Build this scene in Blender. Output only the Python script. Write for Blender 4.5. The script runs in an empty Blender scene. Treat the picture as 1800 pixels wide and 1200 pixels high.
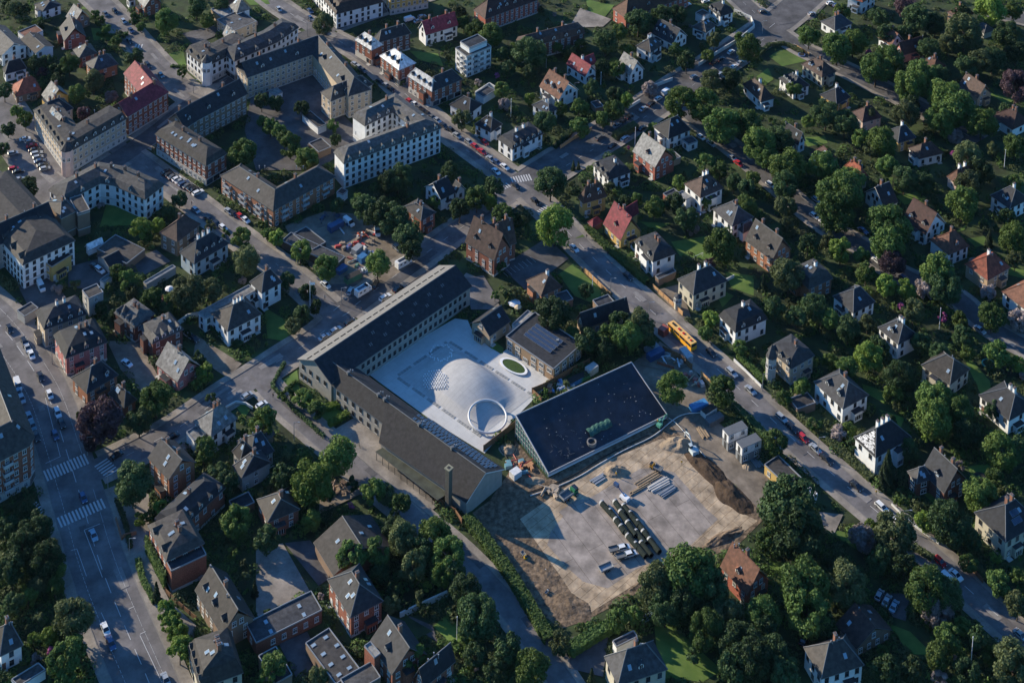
import bpy, math, random
import numpy as np
from mathutils import Vector, Matrix
from mathutils.noise import noise as mnoise
R_ = random.Random(7)
sc = bpy.context.scene
C = bpy.context.collection
# ------------------------------------------------------------------ camera
FPX, XP, YP, TH, ROLL, CH = 2886.0, 900.0, -965.0, 0.1915, math.radians(1.15), 400.0
cd = bpy.data.cameras.new('Camera'); cam = bpy.data.objects.new('Camera', cd); C.objects.link(cam)
sc.camera = cam
cd.sensor_width = 36.0; cd.lens = FPX/1800*36; cd.shift_x = 0; cd.shift_y = (YP-600)/1800
cd.clip_start = 1; cd.clip_end = 9000
CM = Matrix.Rotation(math.pi/2-TH, 3, 'X') @ Matrix.Rotation(ROLL, 3, 'Z')
cam.matrix_world = Matrix.Translation((0, 0, CH)) @ CM.to_4x4()
def P(u, v, z=0.0):
    d = CM @ Vector(((u-XP)/FPX, -(v-YP)/FPX, -1))
    t = (z-CH)/d.z
    return Vector((d.x*t, d.y*t, z))
CMi = CM.transposed()
def proj(p):
    q = CMi @ (Vector(p)-Vector((0, 0, CH)))
    return (XP+FPX*q.x/-q.z, YP-FPX*q.y/-q.z, -q.z)
def PXM(u, v): return FPX/proj(P(u, v))[2]      # pixels per metre there
# ------------------------------------------------------------------ light
SUN_EL = math.radians(19.5)
sd = Vector((-0.87, 0.49, 0)).normalized()*math.cos(SUN_EL) + Vector((0, 0, math.sin(SUN_EL)))
sl = bpy.data.lights.new('sun', 'SUN'); so = bpy.data.objects.new('sun', sl); C.objects.link(so)
sl.energy = 4.4; sl.angle = math.radians(0.5); sl.color = (1, 0.87, 0.66)
so.rotation_euler = sd.to_track_quat('Z', 'Y').to_euler(); so.location = (0, 500, 300)
w = bpy.data.worlds.new('World'); sc.world = w; w.use_nodes = True
nt = w.node_tree; bg = nt.nodes['Background']
sky = nt.nodes.new('ShaderNodeTexSky'); sky.sky_type = 'NISHITA'; sky.sun_disc = False
sky.sun_elevation = SUN_EL; sky.sun_rotation = math.atan2(sd.x, sd.y)
sky.air_density = 1.6; sky.dust_density = 0.4; sky.ozone_density = 4.0
tint = nt.nodes.new('ShaderNodeVectorMath'); tint.operation = 'MULTIPLY'; tint.inputs[1].default_value = (.30, .62, 1.0)   # cool white balance
nt.links.new(sky.outputs[0], tint.inputs[0]); nt.links.new(tint.outputs[0], bg.inputs[0]); bg.inputs[1].default_value = 0.107
vs = sc.view_settings; vs.view_transform = 'Standard'; vs.look = 'None'; vs.exposure = 1.05; vs.gamma = 1
# ------------------------------------------------------------------ materials
MATS = {}
def mat(name, col, rough=.8, var=.25, scale=.6, metal=0, kind=None, spec=.3, col2=None, bump=0, emit=None):
    if name in MATS: return MATS[name]
    m = bpy.data.materials.new(name); m.use_nodes = True; MATS[name] = m
    n = m.node_tree; b = n.nodes['Principled BSDF']; L = n.links.new
    b.inputs['Roughness'].default_value = rough; b.inputs['Metallic'].default_value = metal
    b.inputs['Specular IOR Level'].default_value = spec
    geo = n.nodes.new('ShaderNodeNewGeometry')
    no = n.nodes.new('ShaderNodeTexNoise'); no.inputs['Scale'].default_value = scale
    no.inputs['Detail'].default_value = 6; no.inputs['Roughness'].default_value = .65
    L(geo.outputs['Position'], no.inputs['Vector'])
    cr = n.nodes.new('ShaderNodeValToRGB'); e = cr.color_ramp.elements
    c2 = col2 or tuple(c*(1+var) for c in col); c1 = tuple(c*(1-var) for c in col) if not col2 else col
    e[0].position = .32; e[1].position = .68; e[0].color = (*c1, 1); e[1].color = (*c2, 1)
    L(no.outputs['Fac'], cr.inputs[0]); out = cr.outputs[0]
    if kind in ('roof', 'brick', 'asphalt', 'mats', 'site', 'grass'):
        n2 = n.nodes.new('ShaderNodeTexNoise'); n2.inputs['Detail'].default_value = 5
        n2.inputs['Scale'].default_value = {'roof': .9, 'brick': 4, 'asphalt': .16, 'mats': .25, 'site': .5, 'grass': .06}[kind]
        L(geo.outputs['Position'], n2.inputs['Vector'])
        mr = n.nodes.new('ShaderNodeMapRange'); mr.inputs[1].default_value = .3; mr.inputs[2].default_value = .7
        mr.inputs[3].default_value = .62; mr.inputs[4].default_value = 1.4; L(n2.outputs['Fac'], mr.inputs[0])
        mx = n.nodes.new('ShaderNodeVectorMath'); mx.operation = 'SCALE'
        L(out, mx.inputs[0]); L(mr.outputs[0], mx.inputs['Scale']); out = mx.outputs[0]
    if kind in ('roof', 'rand'):
        oi = n.nodes.new('ShaderNodeObjectInfo'); m2 = n.nodes.new('ShaderNodeMapRange')
        m2.inputs[3].default_value = .7; m2.inputs[4].default_value = 1.3; L(oi.outputs['Random'], m2.inputs[0])
        mx = n.nodes.new('ShaderNodeVectorMath'); mx.operation = 'SCALE'
        L(out, mx.inputs[0]); L(m2.outputs[0], mx.inputs['Scale']); out = mx.outputs[0]
    if kind in ('mats', 'court', 'deck'):
        a, c = (P(1000, 880), P(1060, 958)) if kind == 'mats' and name == 'site_mats' else (P(702, 661), P(787, 604)); ang = math.atan2(c.y-a.y, c.x-a.x)
        mp = n.nodes.new('ShaderNodeMapping'); mp.inputs['Rotation'].default_value[2] = -ang
        L(geo.outputs['Position'], mp.inputs[0])
        br = n.nodes.new('ShaderNodeTexBrick'); br.inputs['Scale'].default_value = 1
        br.inputs['Brick Width'].default_value = (30 if name == 'site_mats' else 7) if kind == 'mats' else {'court': 3.2, 'deck': 4.2}[kind]; br.inputs['Row Height'].default_value = (5.2 if name == 'site_mats' else 2.6) if kind == 'mats' else {'court': 3.2, 'deck': 1.4}[kind]
        br.inputs['Mortar Size'].default_value = .07 if kind == 'mats' else .05
        br.inputs['Color1'].default_value = (1, 1, 1, 1); br.inputs['Color2'].default_value = (.93, .93, .93, 1)
        br.inputs['Mortar'].default_value = (.5, .47, .43, 1) if kind == 'mats' else (.80, .80, .80, 1)
        L(mp.outputs[0], br.inputs[0])
        mx = n.nodes.new('ShaderNodeVectorMath'); mx.operation = 'MULTIPLY'
        L(out, mx.inputs[0]); L(br.outputs[0], mx.inputs[1]); out = mx.outputs[0]
    L(out, b.inputs['Base Color'])
    if bump:
        bp = n.nodes.new('ShaderNodeBump'); bp.inputs['Strength'].default_value = bump; bp.inputs['Distance'].default_value = .5
        n3 = n.nodes.new('ShaderNodeTexNoise'); n3.inputs['Scale'].default_value = .55; n3.inputs['Detail'].default_value = 8
        L(geo.outputs['Position'], n3.inputs['Vector']); L(n3.outputs['Fac'], bp.inputs['Height']); L(bp.outputs[0], b.inputs['Normal'])
    if emit:
        b.inputs['Emission Color'].default_value = (*emit, 1); b.inputs['Emission Strength'].default_value = 1
    return m
WALL = {'white': (.66,.67,.67), 'cream': (.42,.39,.31), 'pink': (.48,.36,.32), 'brick': (.22,.085,.055), 'red': (.30,.10,.07),
        'beige': (.42,.34,.25), 'yellow': (.45,.30,.10), 'orange': (.31,.14,.08), 'blue': (.36,.44,.48), 'tan': (.38,.28,.19),
        'brown': (.20,.14,.10), 'grey': (.34,.33,.31), 'dkbrick': (.13,.06,.045), 'rose': (.36,.15,.14), 'wood': (.30,.20,.12), 'dark': (.06,.055,.05)}
ROOF = {'dark': (.017,.019,.024), 'slate': (.034,.035,.040), 'grey': (.060,.058,.058), 'zinc': (.21,.21,.215), 'brown': (.052,.032,.026), 'rust': (.11,.048,.030), 'red': (.19,.052,.030),
        'wine': (.17,.026,.036), 'metal': (.60,.60,.59), 'light': (.19,.185,.175), 'taupe': (.040,.036,.034), 'maroon': (.055,.025,.022), 'white': (.6,.6,.6), 'glass': (.1,.2,.28)}
def wm(k): return mat('wall_'+k, WALL[k], .85, .12, .35, kind='brick' if k in ('brick','red','dkbrick','orange','rose') else None)
def rm(k): return mat('roof_'+k, ROOF[k], .55 if k in ('metal','glass') else .72, .22, .5, kind='roof')
GLASS = mat('window_glass', (.018,.024,.032), .12, .5, 1.5, spec=.6)
GLASS2 = mat('window_blind', (.10,.10,.095), .35, .4, 1.5, spec=.5)
GLASS3 = mat('window_sky', (.04,.07,.10), .06, .5, 1.5, spec=1.0)
FRAMEW = mat('frame_white', (.6,.6,.58), .6, .05)
FRAMED = mat('frame_dark', (.05,.05,.05), .6, .05)
LEAD = mat('lead_trim', (.12,.125,.13), .5, .1)
KERB = mat('kerb_stone', (.17,.16,.15), .8, .15)
STONE = mat('pale_trim', (.45,.43,.4), .7, .1)
BRICKC = mat('chimney_brick', (.20,.10,.07), .85, .2)
WHITEM = mat('white_paint', (.72,.73,.74), .45, .05)
DKM = mat('black_rubber', (.02,.02,.02), .7, .1)
STEEL = mat('grey_steel', (.3,.31,.32), .45, .1, metal=.4)
# ------------------------------------------------------------------ mesh helpers
class MB:
    def __init__(s): s.v = []; s.f = []; s.m = []; s.mats = []
    def mi(s, m):
        if m not in s.mats: s.mats.append(m)
        return s.mats.index(m)
    def poly(s, pts, m):
        k = len(s.v); s.v += [tuple(p) for p in pts]; s.f.append(tuple(range(k, k+len(pts)))); s.m.append(s.mi(m))
    def box(s, c, sz, m, rz=0, top=1.0, mtop=None):
        hx, hy, hz = sz[0]/2, sz[1]/2, sz[2]/2; ca, sa = math.cos(rz), math.sin(rz); q = []
        for z, t in ((-hz, 1), (hz, top)):
            for x, y in ((-hx, -hy), (hx, -hy), (hx, hy), (-hx, hy)):
                q.append((c[0]+(x*ca-y*sa)*t, c[1]+(x*sa+y*ca)*t, c[2]+z))
        for i, idx in enumerate(((3, 2, 1, 0), (4, 5, 6, 7), (0, 1, 5, 4), (1, 2, 6, 5), (2, 3, 7, 6), (3, 0, 4, 7))):
            s.poly([q[j] for j in idx], mtop if (mtop and i == 1) else m)
    def cyl(s, a, b, r, m, n=10, r2=None, caps=True):
        a = Vector(a); b = Vector(b); d = (b-a).normalized(); u = d.orthogonal().normalized(); w_ = d.cross(u); r2 = r if r2 is None else r2
        A = [a+(u*math.cos(2*math.pi*i/n)+w_*math.sin(2*math.pi*i/n))*r for i in range(n)]
        B = [b+(u*math.cos(2*math.pi*i/n)+w_*math.sin(2*math.pi*i/n))*r2 for i in range(n)]
        for i in range(n): s.poly([A[i], A[(i+1) % n], B[(i+1) % n], B[i]], m)
        if caps: s.poly(A[::-1], m); s.poly(B, m)
    def mesh(s, name):
        me = bpy.data.meshes.new(name); me.from_pydata(s.v, [], s.f)
        for m in s.mats: me.materials.append(m)
        me.polygons.foreach_set('material_index', s.m); me.update(); return me
    def build(s, name, parent=None, loc=None, rz=0):
        return obj(name, s.mesh(name), parent, loc, rz)
def obj(name, me, parent=None, loc=None, rz=0):
    o = bpy.data.objects.new(name, me); C.objects.link(o)
    if parent is not None: o.parent = parent
    if loc is not None: o.location = loc
    if rz: o.rotation_euler = (0, 0, rz)
    return o
def tag(o, label=None, cat=None, group=None, kind=None):
    if label: o['label'] = label
    if cat: o['category'] = cat
    if group: o['group'] = group
    if kind: o['kind'] = kind
    return o
def thing(name, label, cat, loc, rz=0, group=None):
    return tag(obj(name, None, None, loc, rz), label, cat, group)
def struct(name, mb): o = mb.build(name); o['kind'] = 'structure'; return o
def inpoly(x, y, p):
    c = False; j = len(p)-1
    for i in range(len(p)):
        if (p[i][1] > y) != (p[j][1] > y) and x < (p[j][0]-p[i][0])*(y-p[i][1])/(p[j][1]-p[i][1])+p[i][0]: c = not c
        j = i
    return c
def area2(p): return sum(p[i-1][0]*p[i][1]-p[i][0]*p[i-1][1] for i in range(len(p)))
def ccw(p): return p if area2(p) > 0 else p[::-1]
# ------------------------------------------------------------------ ground, roads
ZL = [0.02]
def nz(): ZL[0] += .004; return ZL[0]
def flat(name, px, m, z=None, world=False):
    z = nz() if z is None else z
    pts = [tuple(P(*q)[:2]) for q in px] if not world else px
    pts = ccw([tuple(p) for p in pts]); b = MB(); b.poly([(p[0], p[1], z) for p in pts], m)
    return struct(name, b), pts
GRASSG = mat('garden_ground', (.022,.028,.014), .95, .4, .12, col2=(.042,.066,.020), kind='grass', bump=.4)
LAWN = mat('lawn', (.062,.12,.022), .95, .3, .25, col2=(.11,.165,.038), kind='grass')
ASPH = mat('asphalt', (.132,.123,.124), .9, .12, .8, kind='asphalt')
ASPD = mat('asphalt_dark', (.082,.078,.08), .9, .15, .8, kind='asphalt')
PAVE = mat('pavement', (.215,.19,.165), .9, .15, 1.2, kind='asphalt')
GRAVEL = mat('gravel_yard', (.17,.14,.11), .95, .2, .6, kind='asphalt')
MARK = mat('road_paint', (.46,.46,.46), .7, .1)
SOIL = mat('site_soil', (.06,.041,.027), .95, .3, .8, col2=(.21,.15,.10), kind='site', bump=1)
SAND = mat('site_sand', (.28,.205,.135), .95, .2, .3, col2=(.43,.335,.235), kind='mats', bump=.4)
MATG = mat('site_mats', (.26,.222,.195), .9, .1, 1.1, kind='mats')
COURT = mat('court_concrete', (.50,.495,.48), .75, .08, .3, kind='court')
DECK = mat('court_deck', (.42,.41,.395), .6, .08, .4, kind='deck')
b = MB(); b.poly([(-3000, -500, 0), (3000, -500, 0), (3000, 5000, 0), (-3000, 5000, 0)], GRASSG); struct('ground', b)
LAWNS = [[(982,482),(1008,463),(1064,518),(1040,532),(1010,520)],[(1180,425),(1240,415),(1268,460),(1195,450)],[(1275,478),(1325,485),(1325,520),(1285,505)],
 [(1125,390),(1180,393),(1150,405)],[(480,682),(522,650),(528,690),(612,728),(570,762),(520,718)],[(1352,100),(1370,88),(1400,88),(1420,107),(1375,117)],
 [(1408,242),(1450,240),(1455,252),(1420,258)],[(1575,345),(1612,337),(1635,352),(1590,360)],[(1537,315),(1570,312),(1568,325),(1545,328)],
 [(1150,1100),(1175,1092),(1270,1178),(1235,1198),(1160,1190)],[(1250,500),(1290,520),(1270,540)],
 [(762,1100),(785,1080),(832,1125),(800,1140)],[(277,100),(322,88),(328,118),(300,125)],[(1700,820),(1735,815),(1770,850),(1720,860)],
 [(150,8),(165,5),(160,18),(142,16)],[(1725,695),(1745,700),(1740,670),(1715,640),(1690,620)],[(1280,860),(1290,850),(1300,860)],[(1560,1095),(1600,1110),(1640,1150),(1600,1150)],
 [(1330,135),(1350,120),(1360,140),(1345,150)],[(1545,160),(1600,150),(1640,165),(1560,175)],[(1675,410),(1700,395),(1695,405)],[(1700,420),(1730,415),(1740,430),(1715,435)],
 [(1720,460),(1800,475),(1800,490),(1760,480)],[(1450,930),(1490,935),(1520,975),(1480,950)],[(1350,985),(1385,990),(1375,1010),(1355,1000)],[(1730,160),(1785,175),(1770,185)],
 [(1270,120),(1290,110),(1300,125),(1285,130)],[(430,0),(470,0),(475,8),(440,10)],[(418,700),(440,720),(430,735),(415,715)],[(600,720),(650,712),(640,730)],
 [(465,540),(520,575),(500,600),(470,595)],[(160,50),(200,52),(205,70),(165,72)],[(1010,420),(1060,395),(1060,410)],[(720,90),(770,95),(780,118),(735,105)],[(190,350),(250,345),(250,395),(175,400)],
 [(1620,865),(1650,870),(1640,885)],[(1515,675),(1560,690),(1555,710),(1520,690)],[(1545,720),(1590,735),(1580,760)],[(1030,0),(1080,10),(1060,35),(1035,25)]]
lw = []
for l in LAWNS: lw.append(flat('lawn', l, LAWN)[1])
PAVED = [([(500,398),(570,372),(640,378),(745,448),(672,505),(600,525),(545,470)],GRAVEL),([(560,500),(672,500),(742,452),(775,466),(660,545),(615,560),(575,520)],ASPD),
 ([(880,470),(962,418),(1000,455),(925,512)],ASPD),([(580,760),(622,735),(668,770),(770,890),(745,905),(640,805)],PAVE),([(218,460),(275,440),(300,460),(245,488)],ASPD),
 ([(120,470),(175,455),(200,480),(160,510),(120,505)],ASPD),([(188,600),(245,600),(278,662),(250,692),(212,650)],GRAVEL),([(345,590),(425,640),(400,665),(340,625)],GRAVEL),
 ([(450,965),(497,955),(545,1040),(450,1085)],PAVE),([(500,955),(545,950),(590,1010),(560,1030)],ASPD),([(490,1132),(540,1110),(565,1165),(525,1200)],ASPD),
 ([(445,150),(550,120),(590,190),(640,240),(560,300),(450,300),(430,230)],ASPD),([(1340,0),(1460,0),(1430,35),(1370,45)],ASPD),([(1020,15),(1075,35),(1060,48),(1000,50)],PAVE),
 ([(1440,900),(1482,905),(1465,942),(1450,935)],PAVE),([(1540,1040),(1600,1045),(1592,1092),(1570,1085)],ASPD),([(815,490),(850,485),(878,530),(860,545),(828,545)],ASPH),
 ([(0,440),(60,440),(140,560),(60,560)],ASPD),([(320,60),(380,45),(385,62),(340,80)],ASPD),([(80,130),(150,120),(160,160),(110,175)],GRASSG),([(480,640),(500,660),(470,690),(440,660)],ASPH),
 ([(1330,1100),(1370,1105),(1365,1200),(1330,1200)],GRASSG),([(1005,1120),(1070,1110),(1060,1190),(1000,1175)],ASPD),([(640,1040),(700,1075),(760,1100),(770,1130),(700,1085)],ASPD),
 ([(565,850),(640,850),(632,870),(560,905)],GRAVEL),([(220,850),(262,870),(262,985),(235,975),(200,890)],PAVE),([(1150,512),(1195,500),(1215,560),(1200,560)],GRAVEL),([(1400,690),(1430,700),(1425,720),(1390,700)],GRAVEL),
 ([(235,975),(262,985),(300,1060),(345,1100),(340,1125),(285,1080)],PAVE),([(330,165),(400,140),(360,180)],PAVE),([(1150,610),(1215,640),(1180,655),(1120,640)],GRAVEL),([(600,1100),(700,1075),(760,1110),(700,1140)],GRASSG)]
pw = []
for l, m in PAVED: pw.append(flat('yard', l, m)[1])
ROADS = [('M',[(440,-30),(490,12),(560,55),(640,95),(690,145),(770,220),(850,278),(915,325),(960,368),(1010,422),(1080,490),(1160,560),(1240,630),(1330,712),(1400,778),(1480,848),(1560,915),(1640,982),(1730,1060),(1850,1170)],8.2,2.6,ASPH,'main road'),
 ('L',[(-60,520),(-15,560),(20,600),(55,650),(84,700),(112,790),(143,890),(170,990),(212,1095),(256,1195),(285,1270)],15,3.2,ASPH,'wide avenue'),
 ('Cr',[(165,828),(250,788),(310,755),(350,727),(400,692),(450,662),(500,628),(560,592),(600,555),(660,510),(740,452),(800,408),(860,368),(912,332)],8.5,2.5,ASPH,'cross street'),
 ('U',[(200,255),(235,277),(300,325),(365,375),(430,425),(480,460),(530,500),(575,542),(600,560)],8,2.5,ASPH,'side street'),
 ('S1',[(140,-25),(172,0),(205,35),(245,80),(285,125),(322,158),(350,180)],10,2.5,ASPH,'top left street'),
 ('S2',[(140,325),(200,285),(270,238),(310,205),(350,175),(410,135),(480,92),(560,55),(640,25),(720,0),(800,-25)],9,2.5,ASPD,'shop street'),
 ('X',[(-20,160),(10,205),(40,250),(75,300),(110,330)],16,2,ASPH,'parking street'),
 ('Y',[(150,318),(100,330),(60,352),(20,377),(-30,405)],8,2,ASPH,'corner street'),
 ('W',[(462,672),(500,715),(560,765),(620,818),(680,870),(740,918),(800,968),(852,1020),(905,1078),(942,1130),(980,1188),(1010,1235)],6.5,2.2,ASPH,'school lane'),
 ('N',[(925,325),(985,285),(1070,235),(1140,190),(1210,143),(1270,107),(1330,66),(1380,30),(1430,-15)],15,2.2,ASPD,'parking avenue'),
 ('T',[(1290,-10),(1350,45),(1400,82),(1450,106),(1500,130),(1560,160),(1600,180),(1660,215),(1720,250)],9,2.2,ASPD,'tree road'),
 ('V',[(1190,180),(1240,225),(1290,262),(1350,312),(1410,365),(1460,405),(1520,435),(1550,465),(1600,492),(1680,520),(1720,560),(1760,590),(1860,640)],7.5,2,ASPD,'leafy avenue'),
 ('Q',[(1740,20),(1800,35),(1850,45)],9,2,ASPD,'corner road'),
 ('Z',[(815,485),(850,500),(880,560),(905,605)],3.5,0,PAVE,'school path')]
RW = {}
def resample(p, step):
    out = [p[0]]
    for a, b_ in zip(p, p[1:]):
        n = max(1, int((b_-a).length/step))
        for i in range(1, n+1): out.append(a+(b_-a)*i/n)
    return out
def smooth(p):
    for _ in range(2):
        q = [p[0]]
        for a, b_ in zip(p, p[1:]): q += [a*.75+b_*.25, a*.25+b_*.75]
        p = q+[p[-1]]
    return p
def offs(p, d):
    out = []
    for i in range(len(p)):
        t = (p[min(i+1, len(p)-1)]-p[max(i-1, 0)]); t = Vector((t.x, t.y)).normalized()
        out.append(Vector((p[i].x-t.y*d, p[i].y+t.x*d)))
    return out
for k, px, wd, sw, m, nm in ROADS:
    p = resample(smooth([P(*q).xy for q in px]), 3.0); RW[k] = (p, wd, sw)
    z = .1+.004*len(RW); b = MB(); A = offs(p, wd/2); B = offs(p, -wd/2)
    for i in range(len(p)-1): b.poly([(*B[i], z), (*B[i+1], z), (*A[i+1], z), (*A[i], z)], m)
    struct('road', b)
SEG = {k: np.array([[q.x, q.y] for q in v[0]]) for k, v in RW.items()}
def roaddist(x, y, skip=None):
    best = 1e9
    for k, a in SEG.items():
        if k == skip: continue
        d = math.sqrt(((a-(x, y))**2).sum(1).min())-RW[k][1]/2
        best = min(best, d)
    return best
for k, (p, wd, sw) in RW.items():
    if not sw: continue
    for s in (1, -1):
        b = MB(); A = offs(p, s*(wd/2)); A2 = offs(p, s*(wd/2+.25)); B = offs(p, s*(wd/2+sw)); n = 0
        for i in range(len(p)-1):
            mid = (A[i]+B[i+1])/2
            if roaddist(mid.x, mid.y, k) < sw/2+.2: continue
            n += 1; z = .24+.003*list(RW).index(k)
            def q(u0, u1, m):
                pts = [(*u0[i], z), (*u0[i+1], z), (*u1[i+1], z), (*u1[i], z)]
                b.poly(pts if s < 0 else pts[::-1], m)
            q(A, A2, KERB); q(A2, B, PAVE)
            pts = [(*A[i], 0), (*A[i+1], 0), (*A[i+1], z), (*A[i], z)]; b.poly(pts, KERB)
        if n: struct('pavement', b)
# markings
mk = MB(); ZM = .19
def dash(k, off, ln, gap, wd_=.14, a=0, e=None, z=ZM):
    p = RW[k][0]; q = offs(p, off); q = resample(q, .5); L_ = 0
    i = 0; st = int((ln+gap)/.5); e = e or len(q)
    for i in range(a, min(e, len(q)-int(ln/.5)-1), st):
        c0, c1 = q[i], q[i+int(ln/.5)]; t = (c1-c0).normalized(); n_ = Vector((-t.y, t.x))*wd_/2
        if roaddist(c0.x, c0.y, k) < 1 or roaddist(c1.x, c1.y, k) < 1: continue
        mk.poly([(*(c0-n_), z), (*(c1-n_), z), (*(c1+n_), z), (*(c0+n_), z)], MARK)
dash('M', 0, 3, 5, .16); dash('L', 0.6, 5, 3, .18); dash('L', -4.8, 1, .8, .1); dash('L', 4.6, 4, .5, .08); dash('Cr', 0, 2.5, 6, .12); dash('N', -3.2, 2, 4, .12); dash('T', 0, 2.5, 5, .12)
dash('U', 0, 1.5, 8, .1)
def crosswalk(a, b_, ln, n=12):
    a = P(*a).xy; b_ = P(*b_).xy; t = (b_-a); L_ = t.length; t.normalize(); nn = Vector((-t.y, t.x))*ln/2; n = int(L_/1.0)
    for i in range(n):
        c = a+t*(i+.5)*L_/n; h = t*.27
        mk.poly([(*(c-h-nn), ZM+.01), (*(c+h-nn), ZM+.01), (*(c+h+nn), ZM+.01), (*(c-h+nn), ZM+.01)], MARK)
crosswalk((78,838),(154,806),4.5); crosswalk((102,920),(184,884),4); crosswalk((176,812),(202,838),4.5); crosswalk((54,888),(74,904),3.5)
crosswalk((898,318),(934,312),4); crosswalk((940,384),(966,364),4); crosswalk((236,82),(252,82),3); crosswalk((880,332),(895,325),3); crosswalk((572,600),(588,612),2)
# parking bay lines and junction lines
def line(a, b_, w_=.12):
    a = P(*a).xy; b_ = P(*b_).xy; t = (b_-a).normalized(); n_ = Vector((-t.y, t.x))*w_/2
    mk.poly([(*(a-n_), ZM+.02), (*(b_-n_), ZM+.02), (*(b_+n_), ZM+.02), (*(a+n_), ZM+.02)], MARK)
for q in [((148,932),(176,921)),((148,932),(180,1015)),((125,968),(135,965)),((135,965),(152,1013)),((80,815),(106,803)),((80,700),(106,803)),((226,1071),(236,1066)),((246,1115),(256,1110)),((246,1117),(285,1200)),((178,1077),(188,1099)),
          ((602,556),(614,549)),((586,547),(597,538)),((1392,60),(1420,84)),((1352,50),(1362,42)),((958,1000),(960,1002))]: line(*q, .16)
for i in range(8):
    line((883+i*7, 478-i*3.6), (893+i*7, 487-i*3.6), .1)
for i in range(9): line((1245+i*8, 112-i*4.6), (1252+i*8, 118-i*4.6), .1)
struct('road_markings', mk)
rp = MB(); PT = [mat('asphalt_patch_dark', (.09,.085,.088), .9, .2, 1), mat('asphalt_patch_light', (.20,.19,.185), .9, .2, 1)]; nn_ = 0
for k, (p, wd, sw) in RW.items():
    if k == 'Z': continue
    for _ in range(int(len(p)*.22)):
        i = R_.randrange(2, len(p)-3); t = (p[i+1]-p[i]).normalized(); n_ = Vector((-t.y, t.x)); o_ = R_.uniform(-wd*.38, wd*.38); c = p[i]+n_*o_; a = R_.uniform(.6, 4.5); w_ = R_.uniform(.35, 1.3)
        if roaddist(c.x, c.y, k) < 1: continue
        nn_ += 1; z = ZM-.012+.00003*nn_
        if z > ZM-.003: break
        rp.poly([(*(c-t*a-n_*w_), z), (*(c+t*a-n_*w_), z), (*(c+t*a+n_*w_), z), (*(c-t*a+n_*w_), z)], R_.choice(PT))
struct('road_repairs', rp)
# construction site and school court
SITE = [(905,772),(962,842),(1060,790),(1172,738),(1195,745),(1240,790),(1330,860),(1345,910),(1300,955),(1180,1010),(1030,1090),(985,1105),(930,1060),(825,905),(860,880),(895,830)]
site_w = flat('site_soil', SITE, SOIL, .05)[1]
sx = flat('site_track', [(1172,738),(1120,700),(1110,640),(1160,600),(1215,640),(1240,680),(1260,740),(1330,800),(1370,850),(1375,890),(1345,905),(1290,850),(1200,770)], GRAVEL, .062)[1]
flat('site_sand', [(914,912),(960,880),(1060,812),(1165,770),(1195,790),(1250,850),(1290,895),(1332,915),(1300,940),(1230,972),(1130,1018),(1032,1080),(1010,1050),(985,1012),(952,966)], SAND, .075)
flat('site_mats', [(982,900),(990,907),(968,935),(962,958),(1000,1000),(1025,1022),(1068,1034),(1115,1002),(1150,985),(1215,957),(1262,912),(1240,893),(1185,830),(1150,822),(1125,824),(1080,850),(1035,876),(1010,880)], MATG, .088)
court_w = flat('court', [(640,652),(800,560),(822,563),(832,585),(860,610),(880,622),(900,607),(972,668),(940,700),(905,735),(852,797),(760,740)], COURT, .1)[1]
hall_w = [tuple(P(*q).xy) for q in ((900,730),(1110,640),(1180,735),(960,845))]
flat('court_edge', [(862,612),(868,598),(885,612),(884,622)], LAWN, .11)
NOG = [site_w, sx, court_w, ccw([tuple(P(*q).xy) for q in ((522,632),(772,466),(835,505),(760,560),(890,825),(820,900),(660,780))])]+pw
FOOT = []
# ------------------------------------------------------------------ buildings
def win_mesh(w_, h, fm, name, GLASS=GLASS):
    b = MB()
    b.poly([(-w_/2, -.04, 0), (w_/2, -.04, 0), (w_/2, -.04, h), (-w_/2, -.04, h)], GLASS)
    t = .11
    for c, s in (((0, -.04, t/2), (w_, .12, t)), ((0, -.04, h-t/2), (w_, .12, t)), ((-w_/2+t/2, -.04, h/2), (t, .11, h-2*t)), ((w_/2-t/2, -.04, h/2), (t, .11, h-2*t)), ((0, -.05, h/2), (.09, .1, h-2*t)), ((-w_/4, -.05, h*.66), (w_/2-.2, .09, .08)), ((w_/4, -.05, h*.66), (w_/2-.2, .09, .08))):
        b.box(c, s, fm)
    b.box((0, -.08, -.06), (w_+.2, .22, .12), STONE)
    return b.mesh(name)
WMV = {k: [win_mesh(a, b_, f, 'window', g) for g in (GLASS, GLASS, GLASS, GLASS2, GLASS3)] for k, a, b_, f in (('w', 1.25, 1.6, FRAMEW), ('d', 1.2, 1.6, FRAMED), ('W', 2.0, 1.5, FRAMEW), ('S', 3.0, 2.0, FRAMED))}
WM = {'w': win_mesh(1.25, 1.6, FRAMEW, 'window'), 'd': win_mesh(1.2, 1.6, FRAMED, 'window'), 'W': win_mesh(2.0, 1.5, FRAMEW, 'window'), 'S': win_mesh(3.0, 2.0, FRAMED, 'shop_window')}
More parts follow.
